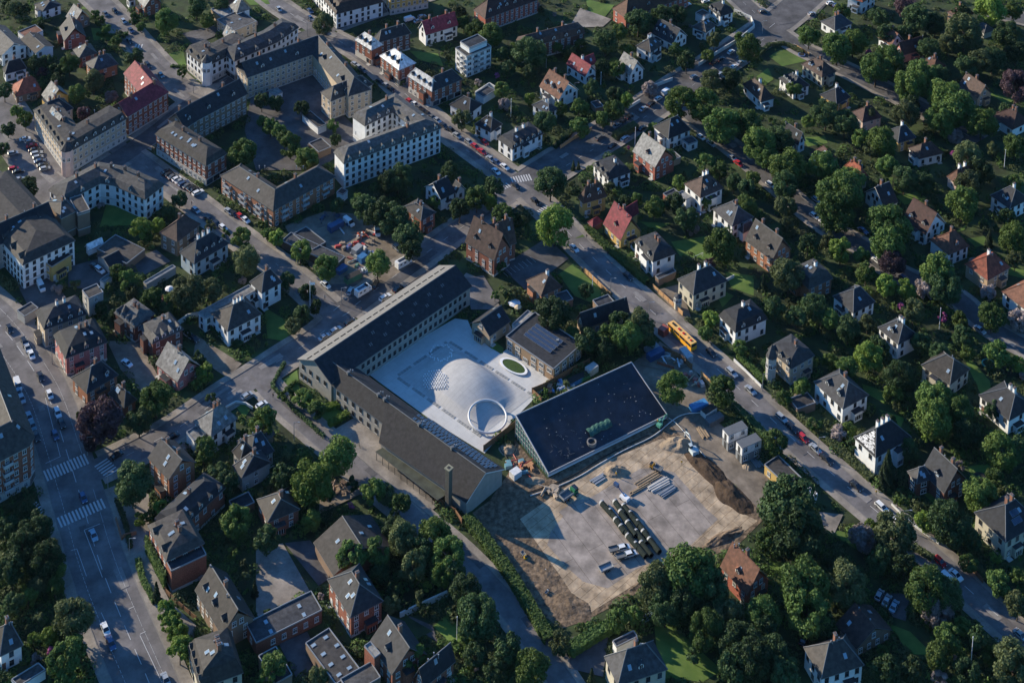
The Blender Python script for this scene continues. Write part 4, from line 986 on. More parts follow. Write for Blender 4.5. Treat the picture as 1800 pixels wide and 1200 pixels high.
    for i in range(20):
        a0_, a1_ = 2*math.pi*i/20, 2*math.pi*(i+1)/20
        for (r0, z0), (r1, z1) in (((1.5, -.6), (1.5, .6)), ((1.5, .6), (1.15, .6)), ((1.15, .6), (1.15, -.6))): tb.poly([(r0*math.cos(a0_), r0*math.sin(a0_), z0), (r0*math.cos(a1_), r0*math.sin(a1_), z0), (r1*math.cos(a1_), r1*math.sin(a1_), z1), (r1*math.cos(a0_), r1*math.sin(a0_), z1)], KERB)
    tb.build('ring', th); tb = MB(); tb.cyl((0, 0, .1), (0, 0, .12), 1.15, DKM, 20); tb.build('dark_opening', th)
    BL.append((1040, 735, 'huge black hall roof'))
    return onroof
onroof = hall()
# mound, ring, seats
def mound():
    L, T, Rr, Bt = [P(*q).xy for q in ((702,662),(788,603),(934,697),(848,765))]
    me = MB(); n = 44; root = thing('court_mound', 'silvery wooden mound swelling out of the school court', 'wooden mound', (*((L+Rr)/2), 0)); O = root.location.xy
    def H(u, v):
        cu, cv = .58, .52; du, dv = u-cu, v-cv; d = math.hypot(du, dv*1.15); a = math.atan2(dv*1.15, du); k = .5+.5*math.cos(a-.75)
        r = .80*(1-k**1.5)+.52*k**1.5; edge = min(1, 8*min(u, 1-u, v, 1-v))
        x = min(1, d/r); return .14+3.6*edge*(.5+.5*math.cos(math.pi*x))**.8
    g = [[None]*(n+1) for _ in range(n+1)]
    for i in range(n+1):
        for j in range(n+1):
            u, v = i/n, j/n; p = L*(1-u)*(1-v)+T*u*(1-v)+Rr*u*v+Bt*(1-u)*v-O; g[i][j] = (p.x, p.y, H(u, v))
    for i in range(n):
        for j in range(n): me.poly([g[i][j], g[i][j+1], g[i+1][j+1], g[i+1][j]], DECK)
    o = me.build('deck_surface', root)
    for p in o.data.polygons: p.use_smooth = True
    st = MB()
    for a, b_ in ((L, Bt), (L, T), (T, Rr)):
        d = (b_-a); k = int(d.length/1.1); nn = Vector((d.y, -d.x)).normalized(); nn = nn if nn.dot(a-(L+Rr)/2) > 0 else -nn
        for i in range(k):
            if i % 6 == 5: continue
            c = a+d*(i+.5)/k-O+nn*.7; st.box((c.x, c.y, .15), (.95, 1.0, .1), mat('deck_dark_slats', (.27,.27,.26), .7, .2), math.atan2(d.y, d.x))
    st.build('slatted_step', root)
    def at(px, py):
        z = 0
        for _ in range(12):
            p = P(px, py, z).xy; d1, d2 = T-L, Bt-L; r = p-L; det = d1.x*d2.y-d1.y*d2.x; u = (r.x*d2.y-r.y*d2.x)/det; v = (d1.x*r.y-d1.y*r.x)/det
            z = z*.4+.6*(H(u, v) if 0 < u < 1 and 0 < v < 1 else .1)
        return P(px, py, z)
    # ring bench
    p = at(857, 737); rt = thing('ring_seat', 'big white tubular ring resting on the court mound', 'ring sculpture', (p.x, p.y, p.z+1.1)); tb = MB(); R0, r0, n1, n2 = 6.0, .31, 64, 12
    wh = mat('ring_white', (.55,.56,.57), .4, .05)
    def f(i, j): a, b_ = 2*math.pi*i/n1, 2*math.pi*j/n2; return ((R0+r0*math.cos(b_))*math.cos(a), (R0+r0*math.cos(b_))*math.sin(a)*1.0, r0*1.25*math.sin(b_))
    for i in range(n1):
        for j in range(n2): tb.poly([f(i, j), f(i+1, j), f(i+1, j+1), f(i, j+1)], wh)
    o = tb.build('ring_tube', rt)
    for q in o.data.polygons: q.use_smooth = True
    rt.rotation_euler = (.12, .06, 0)
    tb = MB(); leg = MB(); leg.cyl((0, 0, -1.5), (0, 0, 0), .12, STEEL, 8); lm = leg.mesh('leg')
    for k in range(8): a = k*math.pi/4; obj('leg', lm, rt, (R0*math.cos(a), R0*math.sin(a), 0))
    # seats
    sb = MB(); sb.cyl((0, 0, 0), (0, 0, .42), .10, WHITEM, 8); sb.cyl((0, 0, .4), (0, 0, .52), .24, WHITEM, 12, .20); sme = sb.mesh('seat')
    pts = []
    for k in range(40):
        a = k*2*math.pi/40+R_.uniform(-.07, .07); r = 1+R_.choice((-.14, 0, .1))+R_.uniform(-.05, .05); pts.append((450+.25*(1297+78*r*math.cos(a)), 600+.25*(84+56*r*math.sin(a))))
    for j in range(9):
        for i in range(9):
            x, y = 1180+i*18+(j % 2)*9, 222+j*15-i*2
            if ((x-1255)/88)**2+((y-280)/76)**2 < 1: pts.append((450+.25*x, 600+.25*y))
    for i, (x, y) in enumerate(pts):
        p = at(x, y); big = i < 40
        o = obj('stool', sme, None, p); tag(o, 'small white round seat of the circle near school wing' if big else 'small white round seat of the cluster on the mound edge', 'stool', 'white seats in a circle' if big else 'white seats on the mound')
    BL.append((830, 660, 'wooden court mound'))
mound()
# oval planter
pr = thing('oval_planter', 'white rimmed oval lawn planter on school court', 'planter', (*P(903,646).xy, 0)); b = MB(); b2 = MB(); n = 40; O = pr.location.xy
for i in range(n):
    def el(k, s, z): a = 2*math.pi*k/n+.2; p = P(903+21*s*math.cos(a)+5*s*math.sin(a), 646+12.5*s*math.sin(a)+5.5*s*math.cos(a)).xy-O; return (p.x, p.y, z)
    b.poly([el(i, 1.12, .1), el(i, 1.12, .6), el(i+1, 1.12, .6), el(i+1, 1.12, .1)], COURT); b.poly([el(i, 1.12, .6), el(i, .92, .6), el(i+1, .92, .6), el(i+1, 1.12, .6)], WHITEM)
    b2.poly([el(i, .92, .5), el(i+1, .92, .5), (0, 0, .6)], mat('planting', (.035,.07,.018), .95, .4, 2))
b.build('rim', pr); b2.build('grass', pr)
# ------------------------------------------------------------------ vegetation
def leafmat(name, c1, c2):
    m = bpy.data.materials.new(name); m.use_nodes = True; n = m.node_tree; L = n.links.new; b = n.nodes['Principled BSDF']
    g = n.nodes.new('ShaderNodeNewGeometry'); no = n.nodes.new('ShaderNodeTexNoise'); no.inputs['Scale'].default_value = .9; no.inputs['Detail'].default_value = 3
    L(g.outputs['Position'], no.inputs['Vector']); cr = n.nodes.new('ShaderNodeValToRGB'); e = cr.color_ramp.elements; e[0].position = .3; e[1].position = .7
    e[0].color = (*c1, 1); e[1].color = (*c2, 1); L(no.outputs['Fac'], cr.inputs[0])
    oi = n.nodes.new('ShaderNodeObjectInfo'); mr = n.nodes.new('ShaderNodeMapRange'); mr.inputs[3].default_value = .7; mr.inputs[4].default_value = 1.55; L(oi.outputs['Random'], mr.inputs[0])
    mx = n.nodes.new('ShaderNodeVectorMath'); mx.operation = 'SCALE'; L(cr.outputs[0], mx.inputs[0]); L(mr.outputs[0], mx.inputs['Scale'])
    L(mx.outputs[0], b.inputs['Base Color']); b.inputs['Roughness'].default_value = .7; b.inputs['Specular IOR Level'].default_value = .2
    tr = n.nodes.new('ShaderNodeBsdfTranslucent'); L(mx.outputs[0], tr.inputs[0]); ms = n.nodes.new('ShaderNodeMixShader'); ms.inputs[0].default_value = .25
    L(b.outputs[0], ms.inputs[1]); L(tr.outputs[0], ms.inputs[2]); L(ms.outputs[0], n.nodes['Material Output'].inputs[0]); return m
TDX = '1030,600,20d 1060,612,18d 1102,590,26g 1088,566,18d 1140,598,14d 1005,585,12g 880,470,10g 893,520,10d 905,515,12o 870,520,8g 1300,610,13g 1240,585,12g'
LM = {'g': leafmat('leaf_green', (.042,.078,.020), (.082,.138,.035)), 'd': leafmat('leaf_dark', (.024,.048,.020), (.052,.092,.032)),
      'l': leafmat('leaf_bright', (.075,.13,.022), (.14,.20,.04)), 'o': leafmat('leaf_olive', (.05,.07,.026), (.095,.115,.05)),
      'p': leafmat('leaf_purple', (.045,.028,.036), (.085,.052,.062)), 'w': leafmat('blossom_pale', (.16,.14,.13), (.34,.28,.27)), 'c': leafmat('leaf_conifer', (.020,.040,.018), (.045,.068,.03)),
      'm': leafmat('leaf_light_green', (.055,.092,.020), (.11,.165,.040)), 'k': leafmat('blossom_pink', (.25,.06,.16), (.4,.12,.28))}
BARK = mat('bark', (.07,.055,.04), .95, .25, 3)
rng = np.random.default_rng(5)
def quads(P0, Nn, S):
    """leaf cards centred at P0, facing Nn, half size S"""
    n = len(P0); a = rng.normal(size=(n, 3)); t = np.cross(Nn, a); t /= np.linalg.norm(t, axis=1)[:, None]+1e-9; b_ = np.cross(Nn, t)
    S = S[:, None]; asp = rng.uniform(.55, 1, n)[:, None]
    V = np.stack([P0-t*S-b_*S*asp, P0+t*S-b_*S*asp, P0+t*S+b_*S*asp, P0-t*S+b_*S*asp], 1).reshape(-1, 3); return V
def qmesh(name, V, m):
    me = bpy.data.meshes.new(name); n = len(V)//4; me.vertices.add(len(V)); me.vertices.foreach_set('co', V.astype('f').ravel()); me.loops.add(len(V)); me.loops.foreach_set('vertex_index', np.arange(len(V), dtype='i'))
    me.polygons.add(n); me.polygons.foreach_set('loop_start', np.arange(0, len(V), 4, dtype='i')); me.materials.append(m); me.update(calc_edges=True); return me
def crown_pts(n, nl, kind):
    """unit crown around origin, radius about 1"""
    if kind == 'c':
        z = rng.uniform(0, 1, n)**1.3; a = rng.uniform(0, 2*math.pi, n); r = (1-z)*.62*(1+.25*np.sin(a*5+z*20))*rng.uniform(.55, 1, n)**.5+.03
        P0 = np.stack([r*np.cos(a), r*np.sin(a), z*2.6-1.2], 1); N = np.stack([np.cos(a), np.sin(a), .5+0*a], 1)+rng.normal(size=(n, 3))*.5
    else:
        cs = []
        while len(cs) < nl:
            c = rng.uniform(-1, 1, 3); L_ = np.linalg.norm(c)
            if 0.25 < L_ < .85 and c[2] > -.55: cs.append(c*(rng.uniform(.68, .86)/L_ if rng.random() < .72 else 1))
        cs = np.array(cs); cs[:, 2] *= .95; rr = rng.uniform(.15, .36, len(cs))
        wts = rr**2/np.sum(rr**2); k = rng.choice(len(cs), n, p=wts); d = rng.normal(size=(n, 3)); d[:, 2] += .25; d /= np.linalg.norm(d, axis=1)[:, None]
        P0 = cs[k]+d*(rr[k]*rng.uniform(.7, 1.08, n))[:, None]
        N = d*.9+rng.normal(size=(n, 3))*.45
    return P0, N/np.linalg.norm(N, axis=1)[:, None]
CROWN = {}
def crown(kind, big, v):
    key = (kind, big, v)
    if key not in CROWN:
        n = {2: 9000, 1: 3800, 0: 900}[big]; P0, N = crown_pts(n, {2: 60, 1: 36, 0: 14}[big], kind); s = {2: .038, 1: .055, 0: .10}[big]
        V = quads(P0, N, rng.uniform(s*.6, s*1.3, n)); CROWN[key] = qmesh('crown', V, LM[kind])
    return CROWN[key]
def trunk_mesh():
    b = MB(); b.cyl((0, 0, 0), (.05, .02, .55), .075, BARK, 7, .05, False); b.cyl((.05, .02, .55), (0, .05, 1.0), .05, BARK, 6, .02, False)
    for a in range(5): x, y = math.cos(a*1.26), math.sin(a*1.26); b.cyl((.04, .02, .5+.05*a), (x*.38, y*.38, .85+.04*a), .03, BARK, 5, .01, False)
    return b.mesh('trunk')
TRM = trunk_mesh()
TREES = []
TW = {'m': 'light green', 'g': 'leafy green', 'd': 'dark green', 'l': 'bright yellow green', 'o': 'dull olive', 'p': 'dark purple leaved', 'w': 'pale blossoming', 'c': 'pointed conifer', 'k': 'pink flowering'}
def tree(u, v, r, k):
    s = PXM(u, v)*1.03; R0 = r/s
    if k == 'g' and R_.random() < .33: k = 'm'
    hz = {'c': R0*1.25, 'w': R0*.95}.get(k, R0*.95+ (1.0 if R0 < 3 else 2.2)); hz = max(hz, 1.2)
    p = P(u, v, hz)
    small = R0 < 2.4
    big = 2 if R0 > 4.2 else 1 if R0 > 2.2 else 0
    o = obj('shrub' if small else ('conifer' if k == 'c' else 'tree'), None, None, (p.x, p.y, 0), R_.uniform(0, 6.28))
    c = obj('crown', crown(k, big, R_.randrange(4)), o, (0, 0, hz)); zs = R_.uniform(.92, 1.12) if k != 'c' else 1.15; c.scale = (R0*R_.uniform(.95, 1.12), R0*R_.uniform(.95, 1.12), R0*zs)
    t = obj('trunk', TRM, o); t.scale = (R0*.8, R0*.8, hz+R0*.2)
    if k == 'c': t.scale = (R0*.6, R0*.6, hz+R0*.8)
    o['category'] = 'shrub' if small else 'tree'; TREES.append((o, u, v, R0, k, small)); return o
TD = '''25,14,14o 42,19,12d 66,38,10g 12,8,10d 166,26,9g 176,38,9g 186,50,9g 208,60,8o 205,71,9g 70,46,9d 236,34,10g 248,47,9g 292,36,20g 345,12,18d 365,38,12g 390,8,12d 235,103,17d 165,142,18o 122,113,18g 134,165,15g 60,110,13d 80,108,12d 98,124,12d 74,128,9p 100,142,14d 45,210,14g 30,196,11g 8,160,14d 14,228,13d 195,171,11w 147,200,12p 200,190,9g 365,35,13g 5,262,12d 320,128,9g 427,268,25g 212,66,8d
569,42,18o 807,20,12o 815,40,13g 836,52,17g 862,62,20g 882,96,13d 892,122,15d 462,215,11g 475,222,14g 490,232,14g 500,243,15g 510,256,18g 541,281,21g 586,221,11g 590,246,10d 530,190,14d 485,182,13d 460,178,14d 812,209,17o 883,158,14g 886,184,11w 822,166,8d 660,149,4d 708,147,5d 840,215,8g 655,230,7g
932,92,27d 930,130,15d 1065,72,22d 1088,56,14g 1122,38,22d 1163,30,22d 1190,25,17d 1022,80,12g 1002,92,12d 978,84,11g 1085,120,15g 1060,118,13d 1101,86,12g 1187,88,13g 1207,108,17d 1243,98,12g 1255,70,13o 1300,68,10g 1316,84,22g 1040,155,14d 1142,157,15w 1080,167,15d 1101,176,13l 1018,190,17g 1078,196,19g 1060,210,15g 1020,224,17g 958,214,20d 932,174,11l 1197,180,28g 1237,184,28g 1250,140,18o 1283,138,20d 1270,221,30g 1312,217,26g 1334,252,28g 1348,276,20g 968,322,28d 1008,292,7c 1017,292,6c 1150,225,10g 1175,275,14g 1240,285,16g 1265,300,14g 985,190,12g
1422,64,18g 1472,84,27g 1500,74,24g 1540,121,29g 1562,104,25g 1600,152,29g 1622,131,26g 1662,170,31g 1680,190,33g 1655,206,26g 1452,200,25d 1485,215,22d 1550,250,26g 1532,262,14o 1632,86,20d 1612,34,24d 1645,42,19d 1666,76,17o 1696,58,31o 1722,110,22o 1745,104,22d 1700,116,20d 1770,60,22d 1786,92,20d 1786,152,28p 1726,215,27g 1661,226,15g 1592,200,22o 1602,186,16d 1678,240,13w 1702,275,26o 1745,262,12o 1785,257,20g 1560,292,18g 1386,292,30g 1446,292,26g 1370,246,26d 1395,155,13g 1740,18,26l 1512,242,16g 1592,12,18p 1480,20,14g 1545,30,18d 1560,60,16d 1650,130,18d 1770,195,14d 1420,215,12g 1590,60,16d 1525,200,14o 1690,25,16d 1780,20,16g
976,397,32l 886,378,20g 905,388,13d 640,366,24d 666,376,26d 692,386,27d 718,412,25d 722,436,20d 627,352,13g 592,362,12d 838,349,19g 808,367,19d 868,330,18d 765,355,11g 700,312,24d 680,320,20d 790,302,16d 860,355,13l 528,441,19g 573,470,22g 664,464,22g 470,412,11g 487,418,14l 463,395,9g 505,493,14d 540,514,14d 556,540,12d 530,552,15d 515,571,14o 497,500,10d
426,418,18g 430,457,25o 331,514,30o 372,509,19o 268,526,20g 221,491,17g 205,478,14g 247,401,18l 277,396,14l 315,351,14d 50,330,18d 295,375,12d 370,397,10o 398,410,8g 178,540,12d 202,555,12d 100,510,10w 132,500,10o 232,512,13o 250,545,14d 290,545,14d 260,415,12g 300,525,12g 190,505,9g
1070,330,11o 1100,356,13d 1120,351,12g 1150,364,17g 1188,360,19d 1207,386,20d 1266,432,29g 1218,402,12w 1195,322,13g 1312,331,15d 1325,312,12g 970,551,29d 1030,511,13d 1034,590,15d 1070,592,20g 1125,574,26o 1250,560,15l 1342,497,12c 1250,460,9p 1240,350,14g 1310,365,20g 1290,320,14d 1228,338,8p
1380,324,23d 1381,362,19o 1478,340,36g 1471,372,34g 1492,318,26g 1562,396,36g 1561,432,31g 1647,480,30g 1662,504,28d 1629,507,21w 1566,463,22p 1478,440,20l 1557,500,18l 1592,508,17l 1606,546,20o 1515,452,15g 1522,480,19g 1420,430,17d 1455,422,13o 1382,395,13o 1387,485,28o 1400,557,17d 1430,540,24d 1461,561,17g 1490,577,23d 1525,570,15o 1692,358,28g 1702,326,24o 1782,322,15g 1739,420,12c 1782,420,25g 1785,455,15o 1689,562,15g 1744,556,24g 1791,562,18w 1657,557,8k 1693,592,18d 1737,515,14w 1550,325,14d 1590,315,22d 1622,320,20d 1725,300,20d 1440,490,14d 1360,540,20d 1660,420,14d 1770,380,14d
176,742,38p 158,778,14p 274,701,28g 244,741,22d 232,849,35d 358,790,21g 382,832,18d 400,850,20d 143,729,10g 361,655,16l 461,741,23g 335,645,14d 284,893,13l 12,895,11o 440,745,8d 350,630,12d 370,700,10d
505,693,12g 533,701,16g 556,721,15g 594,800,30g 548,846,37l 495,840,24d 655,865,21g 678,868,18o 702,888,21g 575,865,14d 520,880,12g 620,850,12d
546,915,17g 468,948,23d 617,977,26g 664,972,24g 708,947,27o 763,940,27g 788,974,30g 725,995,22o 778,1010,20l 819,1036,28d 840,1083,35d 690,1037,13d 688,1062,15o 736,1051,12o 727,1160,23g 560,1187,17o 478,1178,28g 892,1140,25d 810,1130,14g 414,918,25g 665,1005,18d 690,925,20d 740,970,22d 800,1005,20d 835,1150,20d 870,1180,20d
1210,1008,46g 1247,1035,36d 1152,1030,33o 1170,1068,28d 1085,1090,19g 1115,1082,15g 1242,1108,32g 1302,1132,36d 1282,1085,26o 933,1172,31g 985,1130,20o 1040,1190,12c 1342,1080,30g 1325,1160,34d 1200,1060,30d 1290,1170,28d 1220,1150,14d
1386,890,50d 1402,935,45d 1356,952,25g 1414,1030,43g 1418,1072,40g 1488,1026,35o 1515,945,22w 1531,929,15l 1575,938,34o 1548,985,22d 1632,1035,37g 1665,1045,28d 1646,1075,26w 1670,918,36d 1626,915,17l 1702,990,15g 1756,1022,22g 1790,1062,22o 1790,1012,16g 1690,1100,16g 1668,1122,24g 1650,1152,22g 1742,1152,16g 1718,1120,20d 1780,1172,36o 1362,1150,30d 1560,1182,26d 1605,1180,22d 1650,1192,14w 1590,1000,24d 1445,1100,24d 1340,1110,26d 1380,1180,26d 1700,1180,22d 1710,950,18d
1184,680,25g 1270,686,23g 1362,778,21g 1560,826,26c 1644,700,31g 1641,738,34g 1682,722,28g 1700,762,25d 1655,757,14w 1580,660,27d 1600,668,13c 1570,692,16g 1528,628,24l 1490,646,17g 1460,635,14g 1411,680,15g 1378,700,13g 1432,745,12g 1475,762,14w 1492,757,14g 1759,792,30g 1752,620,22g 1738,640,9c 1790,640,13l 1722,870,28g 1750,842,18g 1578,880,9l 1786,790,20d 1686,820,10w 1545,610,18d 1620,600,18d 1650,620,18d 1700,620,14g 1600,790,18d 1350,640,12d 1400,600,12g 1500,780,12d 1745,720,16d 1560,740,14d
68,1030,17o 50,1050,15g 96,1032,17g 100,1000,15g 128,1085,33o 86,1118,15l 58,1120,10l 68,1090,12o 132,1138,22g 110,1160,28g 115,1190,18g 38,960,28d 62,930,28d 80,982,28d 20,1002,26d 290,1073,17l 300,1091,19l 311,1111,19l 316,1140,21l 275,1042,14c 246,912,13l 448,1035,11c 10,930,22d 25,1060,18d 50,900,16d 262,905,10g'''
for ln in (TD+' '+TDX).split('\n'):
    for e in ln.split():
        a, b_, c_ = e.split(','); tree(float(a), float(b_), float(c_[:-1]), c_[-1])
# hedges (each a thing)
HM = {}
def hedge(px, ht, wd, k, label, name='hedge'):
    p = [P(*q).xy for q in px]; p = resample(p, .5); O = p[0].copy(); A = np.array([[q.x-O.x, q.y-O.y] for q in p]); n = int(len(p)*wd*ht*14)
    i = rng.integers(0, len(A)-1, n); base = A[i]+(A[i+1]-A[i])*rng.random(n)[:, None]; t = (A[i+1]-A[i]); t /= np.linalg.norm(t, axis=1)[:, None]; nn = np.stack([-t[:, 1], t[:, 0]], 1)
    sd_ = rng.uniform(-1, 1, n); z = rng.uniform(0, 1, n); topm = rng.random(n) < .4; z[topm] = 1; sgn = np.sign(sd_); sd_[~topm] = sgn[~topm]
    xy = base+nn*(sd_*wd/2)[:, None]; P0 = np.concatenate([xy, (z*ht)[:, None]], 1)+rng.normal(size=(n, 3))*.12
    N = np.concatenate([nn*(sd_*(~topm))[:, None], (topm*1.0+.2)[:, None]], 1)+rng.normal(size=(n, 3))*.35; N /= np.linalg.norm(N, axis=1)[:, None]
    me = qmesh('hedge', quads(P0, N, rng.uniform(.13, .28, n)), LM[k]); core = MB()
    o = tag(obj(name, None, None, (O.x, O.y, 0)), label, 'hedge'); obj('foliage', me, o)
    for a, b_ in zip(p[::4], p[4::4]):
        d = b_-a; m_ = (a+b_)/2-O; core.box((m_.x, m_.y, ht*.42), (d.length+.1, wd*.7, ht*.84), LM[k], math.atan2(d.y, d.x))
    core.build('inner_growth', o)
hedge([(1032,402),(1075,445),(1138,500)],1.6,2.6,'g','long clipped hedge along far side of main road')
hedge([(560,724),(602,712)],1.5,1.8,'l','bright clipped hedge on the school lawn, upper one')
hedge([(578,750),(612,730)],1.5,1.8,'l','bright clipped hedge on the school lawn, lower one')
hedge([(488,700),(520,672),(530,676)],.8,.7,'g','low hedge at the corner of the school lawn')
hedge([(820,915),(850,950),(900,1020),(930,1070),(966,1130)],2.2,3.0,'g','tall green hedge between school lane and soil field')
hedge([(1285,716),(1318,744),(1350,778)],2.0,2.2,'d','dark hedge behind the stacked site cabins')
hedge([(1388,716),(1440,762),(1482,798),(1532,846)],1.5,2.2,'o','ragged hedge along pavement before white villas')
hedge([(1298,627),(1320,648),(1344,673)],1.3,1.6,'g','green hedge beside the low white wall')
hedge([(1540,925),(1600,960),(1640,985)],1.3,1.6,'o','yellowish hedge above the white garden wall')
hedge([(1080,245),(1118,225)],2.4,3,'o','grey green hedge beside the parking avenue')
hedge([(1330,102),(1352,82),(1380,80),(1412,95)],1.6,1.4,'o','curved brown green hedge round the garden lawn')
hedge([(1000,1150),(1040,1125),(1075,1105)],2.2,3,'g','thick hedge below the tan corner of the site')
hedge([(242,985),(250,1020),(272,1060)],1.2,1.4,'g','green hedge beside narrow forecourt by avenue')
hedge([(770,1135),(805,1140),(850,1125)],1.3,1.6,'g','garden hedge under the tall flagpole lawn')
hedge([(500,640),(478,680),(520,725),(570,770)],1.1,.9,'d','dark hedge along pavement of the school lawn')
hedge([(425,610),(400,600),(352,560)],1.4,1.8,'d','dark hedge beside brown gravel drive')
hedge([(230,965),(220,920),(205,880)],1.1,1.2,'o','narrow hedge beside red garden wall')
hedge([(112,140),(100,115)],1.5,1.6,'d','short dark hedge between two red roofs')
hedge([(170,62),(200,66),(225,62)],1.3,1.4,'g','pair of clipped hedges by top left lawn')
hedge([(300,118),(345,122)],1,1.2,'g','small hedge before the white corner block')
hedge([(1300,725),(1255,690)],1.6,1.5,'d','dark hedge beside blue tarpaulin store')
hedge([(1040,175),(1000,240),(975,262)],1.4,1.5,'d','shady hedge behind orange fence of parking avenue')
hedge([(1700,985),(1745,1030),(1815,1092)],1.5,1.8,'o','roadside hedge in lower right corner')
hedge([(257,968),(274,1003),(291,1037)],5.0,.8,'g','tall ivy growing up the red brick avenue house','ivy')
# ------------------------------------------------------------------ filling the gardens
FB = [(min(q[0] for q in f), max(q[0] for q in f), min(q[1] for q in f), max(q[1] for q in f), ccw([tuple(q) for q in f])) for f in FOOT]
NB = [(min(q[0] for q in f), max(q[0] for q in f), min(q[1] for q in f), max(q[1] for q in f), f) for f in NOG]
LB = [(min(q[0] for q in f), max(q[0] for q in f), min(q[1] for q in f), max(q[1] for q in f), f) for f in lw]
def blocked(x, y, m=.0, lawn=True):
    for S in (FB, NB)+((LB,) if lawn else ()):
        for x0, x1, y0, y1, f in S:
            if x0-m < x < x1+m and y0-m < y < y1+m:
                if inpoly(x, y, f): return True
                if m and any(inpoly(x+dx, y+dy, f) for dx, dy in ((m, 0), (-m, 0), (0, m), (0, -m))): return True
    return False
def rok(x, y, m): return roaddist(x, y) > m
cnt = 0; taken = [(t[1], t[2], t[3]*PXM(t[1], t[2])) for t in TREES]
tries = 0
while cnt < 285 and tries < 6000:
    tries += 1; u, v = R_.uniform(0, 1800), R_.uniform(-5, 1205)
    wgt = 1.0 if u > 900 or v > 600 else .55
    if R_.random() > wgt: continue
    r = R_.uniform(5.5, 11.5)*(.7+.5*v/1200); p = P(u, v, 1.2)
    if any((u-a)**2+(v-b_)**2 < (c_*.8+r*.4)**2 for a, b_, c_ in taken): continue
    if not rok(p.x, p.y, 3.6+r/8) or blocked(p.x, p.y, 1.6): continue
    kk = R_.choice('ggdddooolwgdd' if R_.random() < .95 else 'k'); o = tree(u, v, r*.8, kk); taken.append((u, v, r)); cnt += 1
# undergrowth: uncountable low cover
pts = []
for _ in range(13000):
    u, v = R_.uniform(-10, 1810), R_.uniform(-8, 1210); p = P(u, v, 0)
    if not rok(p.x, p.y, 3.3) or blocked(p.x, p.y, .6): continue
    pts.append((p.x, p.y, R_.choice((.4, .5, .7, .9, 1.1, 1.4, 1.7, 2.1, 2.5))*R_.uniform(.8, 1.15)))
VS = {'g': [], 'd': [], 'o': []}
for x, y, r in pts:
    n = int(14+r*r*18); d = rng.normal(size=(n, 3)); d[:, 2] = np.abs(d[:, 2]); d /= np.linalg.norm(d, axis=1)[:, None]; P0 = d*np.array([r, r, r*.8])+np.array([x, y, 0])+rng.normal(size=(n, 3))*.1
    N = d+rng.normal(size=(n, 3))*.4; N /= np.linalg.norm(N, axis=1)[:, None]; VS[R_.choice('ggdoo')].append(quads(P0, N, rng.uniform(.12, .3, n)))
for k, m_ in VS.items():
    if m_: o = obj('undergrowth', qmesh('undergrowth', np.concatenate(m_), LM[k])); tag(o, {'g': 'green', 'd': 'dark', 'o': 'dull olive'}[k]+' low bushes and ground cover filling the gardens', 'undergrowth', None, 'stuff')
# unique labels for trees from what they stand beside
USED = set()
def rel(u, v, a, b_):
    dx, dy = u-a, v-b_
    if abs(dx) > 1.3*abs(dy): return 'left of' if dx < 0 else 'right of'
    return 'behind' if dy < 0 else 'in front of'
def uniq(pre, u, v, rel_only=None):
    c = sorted(BL, key=lambda q: (q[0]-u)**2+(q[1]-v)**2)[:14]
    for a, b_, lab in c:
        for r in (rel(u, v, a, b_),):
            s = f'{pre} {r} the {lab}'; w_ = s.split()
            if len(w_) > 16: s = ' '.join(w_[:16]); 
            while s.split()[-1] in ('and', 'with', 'of', 'by', 'the', 'in', 'at', 'a', 'on', 'beside', 'behind', 'over', 'under', 'two'): s = ' '.join(s.split()[:-1])
            if s not in USED: USED.add(s); return s
    return None
def label_all():
    for o, u, v, r, k, small in TREES:
        for sz in ((['small'] if r < 1.5 else ['round']) if small else (['huge'] if r > 6.5 else ['tall'] if r > 4 else ['medium sized']))+['bushy', 'dense', 'spreading', 'lone']:
            s = uniq(f"{sz} {TW[k]} {'shrub' if small else 'tree'}" if k != 'c' else f"{sz} {TW[k]}", u, v)
            if s: break
        o['label'] = s or 'garden tree'
        o['group'] = 'garden shrubs' if small else 'trees of the gardens and streets'
label_all()
